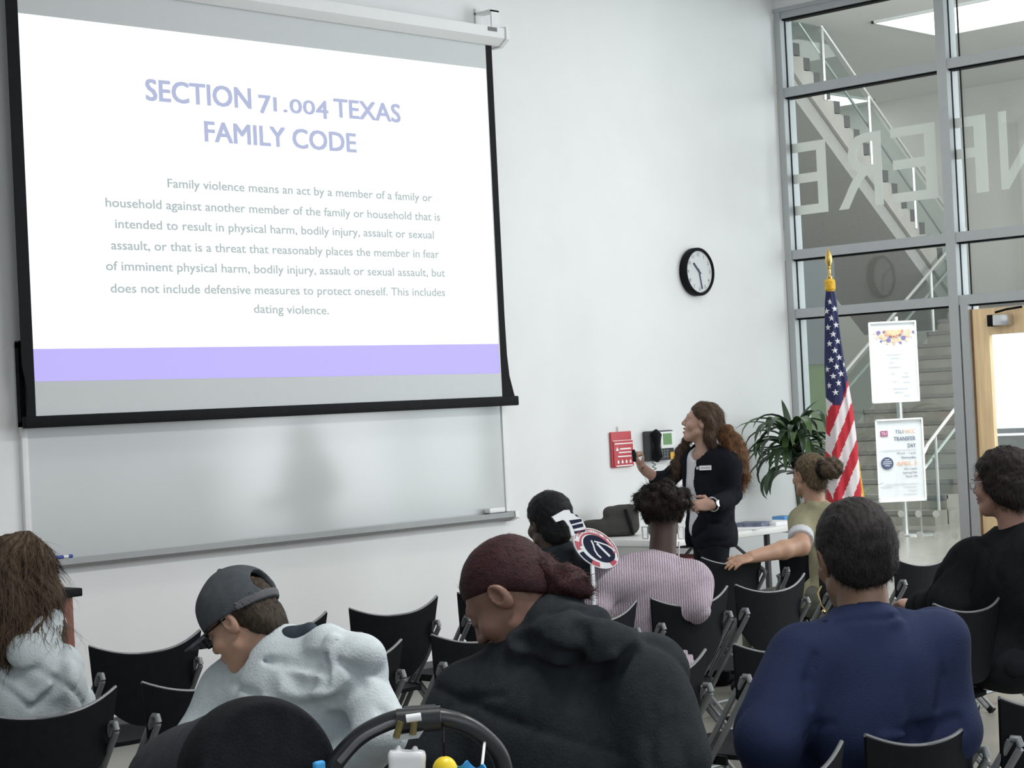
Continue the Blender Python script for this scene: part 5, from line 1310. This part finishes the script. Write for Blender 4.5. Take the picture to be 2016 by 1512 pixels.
def mrhair(P, q):
    d = ell(q, (0, -.016, .038), (.081, .102, .089)); d = smin(d, ell(q, (0, -.066, -.018), (.062, .045, .058)), .03)
    return smax(d, mr.hairline(q, .42, .95, .020), .008)+mr.strands(q, .0011, 60, .3)
M_hmr = hairm('dark_red', (.024, .010, .011), (.048, .015, .017), (40, 10, 40))
mr.hair(mrhair, M_hmr, mr.H-.16, mr.H+.16, .0042, fuzz=dict(n=3000, length=.02, lift=.08, flow=back_flow, w=.0006))
bc2 = A(1118, 1147, 4.06); g_ = np.random.default_rng(8); bb = [(bc2+CR*g_.uniform(-.03, .034)+CU*g_.uniform(-.024, .022)+CF*g_.uniform(-.02, .02), g_.uniform(.012, .022)) for i in range(40)]
def mrbun(P, q):
    d = ell(P, bc2, (.042, .042, .034))
    for c, r in bb: d = smin(d, sph(P, c, r), .008)
    d = smin(d, cap(P, mr.q2w(v3(0, -.09, .03)), bc2, .026, .026), .02); return d+waves(P, 2, .0035, 130)
mr.hair(mrbun, hairm('dark_red_curl', (.018, .008, .009), (.055, .016, .018), (25, 25, 25)), bc2-.13, bc2+.13, .0055, 'hair_bun', fuzz=dict(n=1100, length=.017, lift=.6, wave=.8, w=.0009, flow=lambda q, B: np.tile(CR @ mr.HR, (len(B), 1))))

# ---- person in the navy jacket
nv_ = Person('person in navy blue jacket with short black hair and a gold earring, seen from behind', A(1682, 1098, 4.85), A(1704, 1226, 4.80), A(1580, 1300, 4.76), A(1838, 1268, 4.86), A(1506, 1450, 4.66), A(1866, 1430, 4.82), A(1545, 1560, 4.95), A(1790, 1560, 5.1),
             -48, -36, 0, -3, SK_nav, 1.13, 1.08, legyaw=-14, vox=.0042)
nv_.legs_garment(M_denim)
def nvx(P, d):
    N_ = nv_.NB; f, r = nv_.fw, nv_.rt
    L = lambda a, b, c: N_+r*a+f*b+Z*c
    ring = chain(P, [L(-.075, .07, -.06), L(-.080, 0, -.045), L(-.045, -.058, -.012), L(.045, -.058, .012), L(.080, 0, .0), L(.075, .07, -.05)], [.012, .014, .016, .016, .014, .012], .03)
    return smin(d, ring, .02)
nv_.top('jacket', mat('cloth_navy_jacket', (.016, .024, .062), .85, spec=.15, noise=.12, nscale=5, bump=.2, bscale=250), off=.026, folds=.007, ffreq=18, r=(.080, .072, .06), neckcut=.069, extra=nvx, seed=51, vox=.0065,
       paint=[(-1, [(1640, 1225), (1692, 1219), (1747, 1217), (1805, 1205)], .007, 0), (-1, [(1728, 1462), (1820, 1449), (1890, 1434)], .012, 0), (-1, [(1765, 1442), (1830, 1432), (1885, 1415)], .009, 0), (-1, [(1604, 1290), (1594, 1340), (1597, 1385)], .011, 0),
              (-1, [(1585, 1455), (1610, 1430), (1640, 1425)], .011, 0), (-1, [(1850, 1275), (1856, 1330), (1846, 1390)], .008, 0), (1, [(1740, 1452), (1820, 1440), (1880, 1425)], .010, 0)])
def nvhair(P, q):
    d = ell(q, (0, -.020, .042), (.086, .107, .095)); d = smin(d, ell(q, (0, -.062, -.01), (.070, .048, .060)), .04)
    return smax(d, nv_.hairline(q, .5, .80, .006), .008)+nv_.strands(q, .0016, 44, .6)+waves(q, 7, .0015, 130)
nv_.hair(nvhair, hairm('black_short', (.006, .005, .005), (.020, .016, .016), (30, 30, 10)), nv_.H-.18, nv_.H+.18, .0042, fuzz=dict(n=5000, length=.018, lift=.22, w=.0007))
ec = A(1619, 1176, 4.74)-nv_.o
m_ = MB(); m_.tube([ec+v3(0, 0, .028), ec-CR*.010+v3(0, 0, .01), ec-CR*.004-v3(0, 0, .018), ec+CR*.003-v3(0, 0, .028)], .0024, 6); m_.lathe([(.001, -.008), (.008, 0), (.001, .008)], ec+CR*.004-v3(0, 0, .034), 12)
m_.build('earring', mat('gold_polished', (.85, .66, .30), .2, .9, noise=.05), nv_.body, sm=60)

# ------------------------------------------------------------------ stroller with infant car seat in the foreground
sb = A(520, 1500, 3.35); sO = np.array([sb[0], sb[1], 0])
strl = tag(empty('stroller', tuple(sO)), 'black baby stroller with a grey canopy and curved handle bar at the bottom edge', 'stroller')
def stl(px, py, d): return A(px, py, d)-sO
M_can = cloth('canopy_grey', (.035, .038, .043), noise=.15); M_canb = cloth('canopy_black', (.010, .011, .013), noise=.2)
cc0 = A(505, 1530, 3.30); cc1 = A(370, 1562, 3.62)
axd = nrm(cc1-cc0)
def capfn(P):
    q = P-cc0; t = np.clip(q @ axd/np.linalg.norm(cc1-cc0), 0, 1)[..., None]; pc = cc0+(cc1-cc0)*t
    d = np.sqrt(((P-pc)**2).sum(-1))-(.132-.012*t[..., 0]); d = np.maximum(d, -(q @ axd)-.022); return d+waves(P, 3, .002, 30)
sh = Shells(); sh.add(lambda P: np.maximum(capfn(P), .80-P[..., 2]), *bbox([cc0, cc1], .2), .008); sh.build('canopy', M_can, strl, sO)
def sidefn(P):
    q = P-cc0; r = np.sqrt(((q-(q @ axd)[..., None]*axd)**2).sum(-1)); d = np.maximum(np.sqrt((q**2).sum(-1))-.137, np.abs(q @ axd+.02)-.05)
    return np.maximum(smax(d, -(np.sqrt((q**2).sum(-1))-.02)*-1, .001) if False else d, .80-P[..., 2])
sh = Shells(); sh.add(sidefn, *bbox([cc0], .2), .007); sh.build('canopy_side', M_canb, strl, sO)
hb = [stl(628, 1560, 3.28), stl(662, 1500, 3.28), stl(705, 1452, 3.27), stl(755, 1424, 3.27), stl(800, 1412, 3.27), stl(850, 1411, 3.27), stl(905, 1422, 3.28), stl(950, 1448, 3.30), stl(985, 1490, 3.32), stl(1000, 1560, 3.34)]
def spline(pts, n=8):
    pts = [np.array(p) for p in pts]; P = [2*pts[0]-pts[1]]+pts+[2*pts[-1]-pts[-2]]; out = []
    for i in range(1, len(P)-2):
        for t in np.arange(n)/n: out.append(.5*(2*P[i]+(P[i+1]-P[i-1])*t+(2*P[i-1]-5*P[i]+4*P[i+1]-P[i+2])*t*t+(3*P[i]-P[i-1]-3*P[i+1]+P[i+2])*t**3))
    return out+[pts[-1]]
M_foam = mat('handle_foam', (.018, .020, .022), .35, noise=.15)
MB().tube(spline(hb), .0155, 14).build('handle_bar', M_foam, strl, sm=60)
m_ = MB(); m_.tube(spline([stl(668, 1499, 3.266), stl(709, 1455, 3.257), stl(757, 1429, 3.257), stl(782, 1421, 3.257)]), .006, 8); m_.tube([stl(800, 1419, 3.252), stl(868, 1413, 3.252)], .006, 8)
m_.build('handle_stripe', mat('handle_gloss_grey', (.16, .16, .17), .3, noise=.1), strl, sm=60)
m_ = MB(); m_.tube([stl(782, 1420, 3.26), stl(868, 1414, 3.26)], .021, 14); m_.tube([stl(796, 1402, 3.27), stl(858, 1398, 3.27)], .010, 12); m_.build('handle_grip', M_foam, strl, sm=40)
m_ = MB(); m_.tube([stl(800, 1415, 3.238), stl(829, 1411, 3.238)], .007, 12); m_.build('grip_label', M_white, strl, sm=60)
sh = Shells(); sc0 = sO+v3(.12, .02, .62)
def shell(P):
    d = rbox(P, sc0, (.20, .33, .20), .10); d = smax(d, -ell(P, sc0+v3(0, .05, .22), (.16, .27, .24)), .02); return d
sh.add(shell, sc0-.42, sc0+.42, .014); sh.build('seat_shell', M_black, strl, sO)
for k in (-1, 1):
    m_ = MB(); x = .12+k*.22
    m_.tube([(x, -.34, .16), (x, -.02, .50), (x, .34, .80)], .014); m_.tube([(x, .40, .12), (x, -.02, .50)], .014); m_.build('frame_tube', M_cleg, strl)
    for y, r in ((-.36, .13), (.42, .09)):
        wm = MB(); Rw = np.array([[0, 0, 1], [0, 1, 0], [-1, 0, 0]], float)
        wm.lathe([(.02, -.02), (r-.03, -.012), (r-.006, -.022), (r, 0), (r-.006, .022), (r-.03, .012), (.02, .02)], (x+k*.035, y, r), 28, Rw); wm.build('wheel', M_black, strl, sm=40)
        MB().tube([(x, y, r), (x+k*.06, y, r)], .012).build('axle', M_steel, strl)
m_ = MB(); m_.tube([(-.10, -.34, .16), (.34, -.34, .16)], .012); m_.tube([(-.10, .02, .5), (.34, .02, .5)], .012); m_.build('cross_bar', M_cleg, strl)
# toys hanging from the handle bar
def top3(px, py, d): return A(px, py, d)
tc_ = A(801, 1505, 3.24); toy = Shells(); ppm = 3.24/3822.2
def toyf(P):
    d = rbox(P, tc_-Z*.005, (.031, .014, .026), .008, np.stack([CR, CF, CU], 1)); d = smin(d, rbox(P, tc_+CU*.014, (.031, .012, .010), .006, np.stack([CR, CF, CU], 1)), .004)
    d = smin(d, ell(P, tc_-CU*.05, (.036, .018, .03), np.stack([CR, CF, CU], 1)), .02)
    for k in (-1, 1): d = smin(d, sph(P, tc_+CR*k*.014+CU*.028, .0048), .004)
    return d
toy.add(toyf, tc_-.1, tc_+.07, .004); wt = toy.build('hanging_toy', mat('toy_white', (.86, .86, .88), .3, noise=.01), None, tc_, tuple(tc_)); tag(wt, 'white plastic toy with two small knobs hanging from the stroller handle', 'toy')
m_ = MB(); m_.prism([(-.026, .038), (.020, .044), (.028, .056), (-.022, .048)], -.01, v3(0, 0, 0), CR, CU); m_.build('toy_clip', mat('clip_grey', (.42, .44, .45), .4, noise=.05), wt, fix=True)
m_ = MB(); m_.tube([-CR*.018+CU*.045, -CR*.010+CU*.072], .006, 8); m_.tube([CR*.010+CU*.05, CR*.012+CU*.074], .006, 8); m_.build('toy_strap', mat('strap_olive', (.16, .13, .04), .7, noise=.1), wt)
yb_ = A(876, 1516, 3.22); m_ = Shells(); m_.add(lambda P: ell(P, yb_, (.021, .021, .023)), yb_-.04, yb_+.04, .003)
yo = m_.build('toy_ball', mat('toy_yellow', (.85, .62, .02), .4, noise=.05), None, yb_, tuple(yb_)); tag(yo, 'yellow round toy on the stroller beside the white toy', 'toy')
MB().tube([(0, 0, .022), (0, 0, .045), tuple(stl(872, 1420, 3.27)+sO-yb_)], .002, 6).build('toy_string', M_black, yo)
bl_ = A(925, 1512, 3.24); m_ = MB()
def blf(a, b_):
    u = a*2-1; return CR*(.030*u)+CU*(-.03+.045*b_*(1-.35*abs(math.sin(3.2*u+.6)))-.006*u)+CF*(.012*math.sin(5*u)*b_)
m_.sheet(blf, 24, 8, .003); bo_ = m_.build('toy_cloth', mat('cloth_sky_blue', (.05, .34, .72), .7, noise=.15), None, tuple(bl_), sm=60); tag(bo_, 'light blue cloth toy at the right end of the stroller handle', 'toy')
MB().tube([tuple(CR*.02), tuple(stl(955, 1450, 3.30)+sO-bl_)], .0025, 6).build('toy_string', M_white, bo_)
bl2_ = A(628, 1512, 3.25); m_ = Shells(); m_.add(lambda P: rbox(P, bl2_, (.012, .006, .012), .004), bl2_-.03, bl2_+.03, .003)
b2o = m_.build('toy_tag', MATS['cloth_sky_blue'], None, bl2_, tuple(bl2_)); tag(b2o, 'small blue tag at the left end of the stroller handle', 'tag')
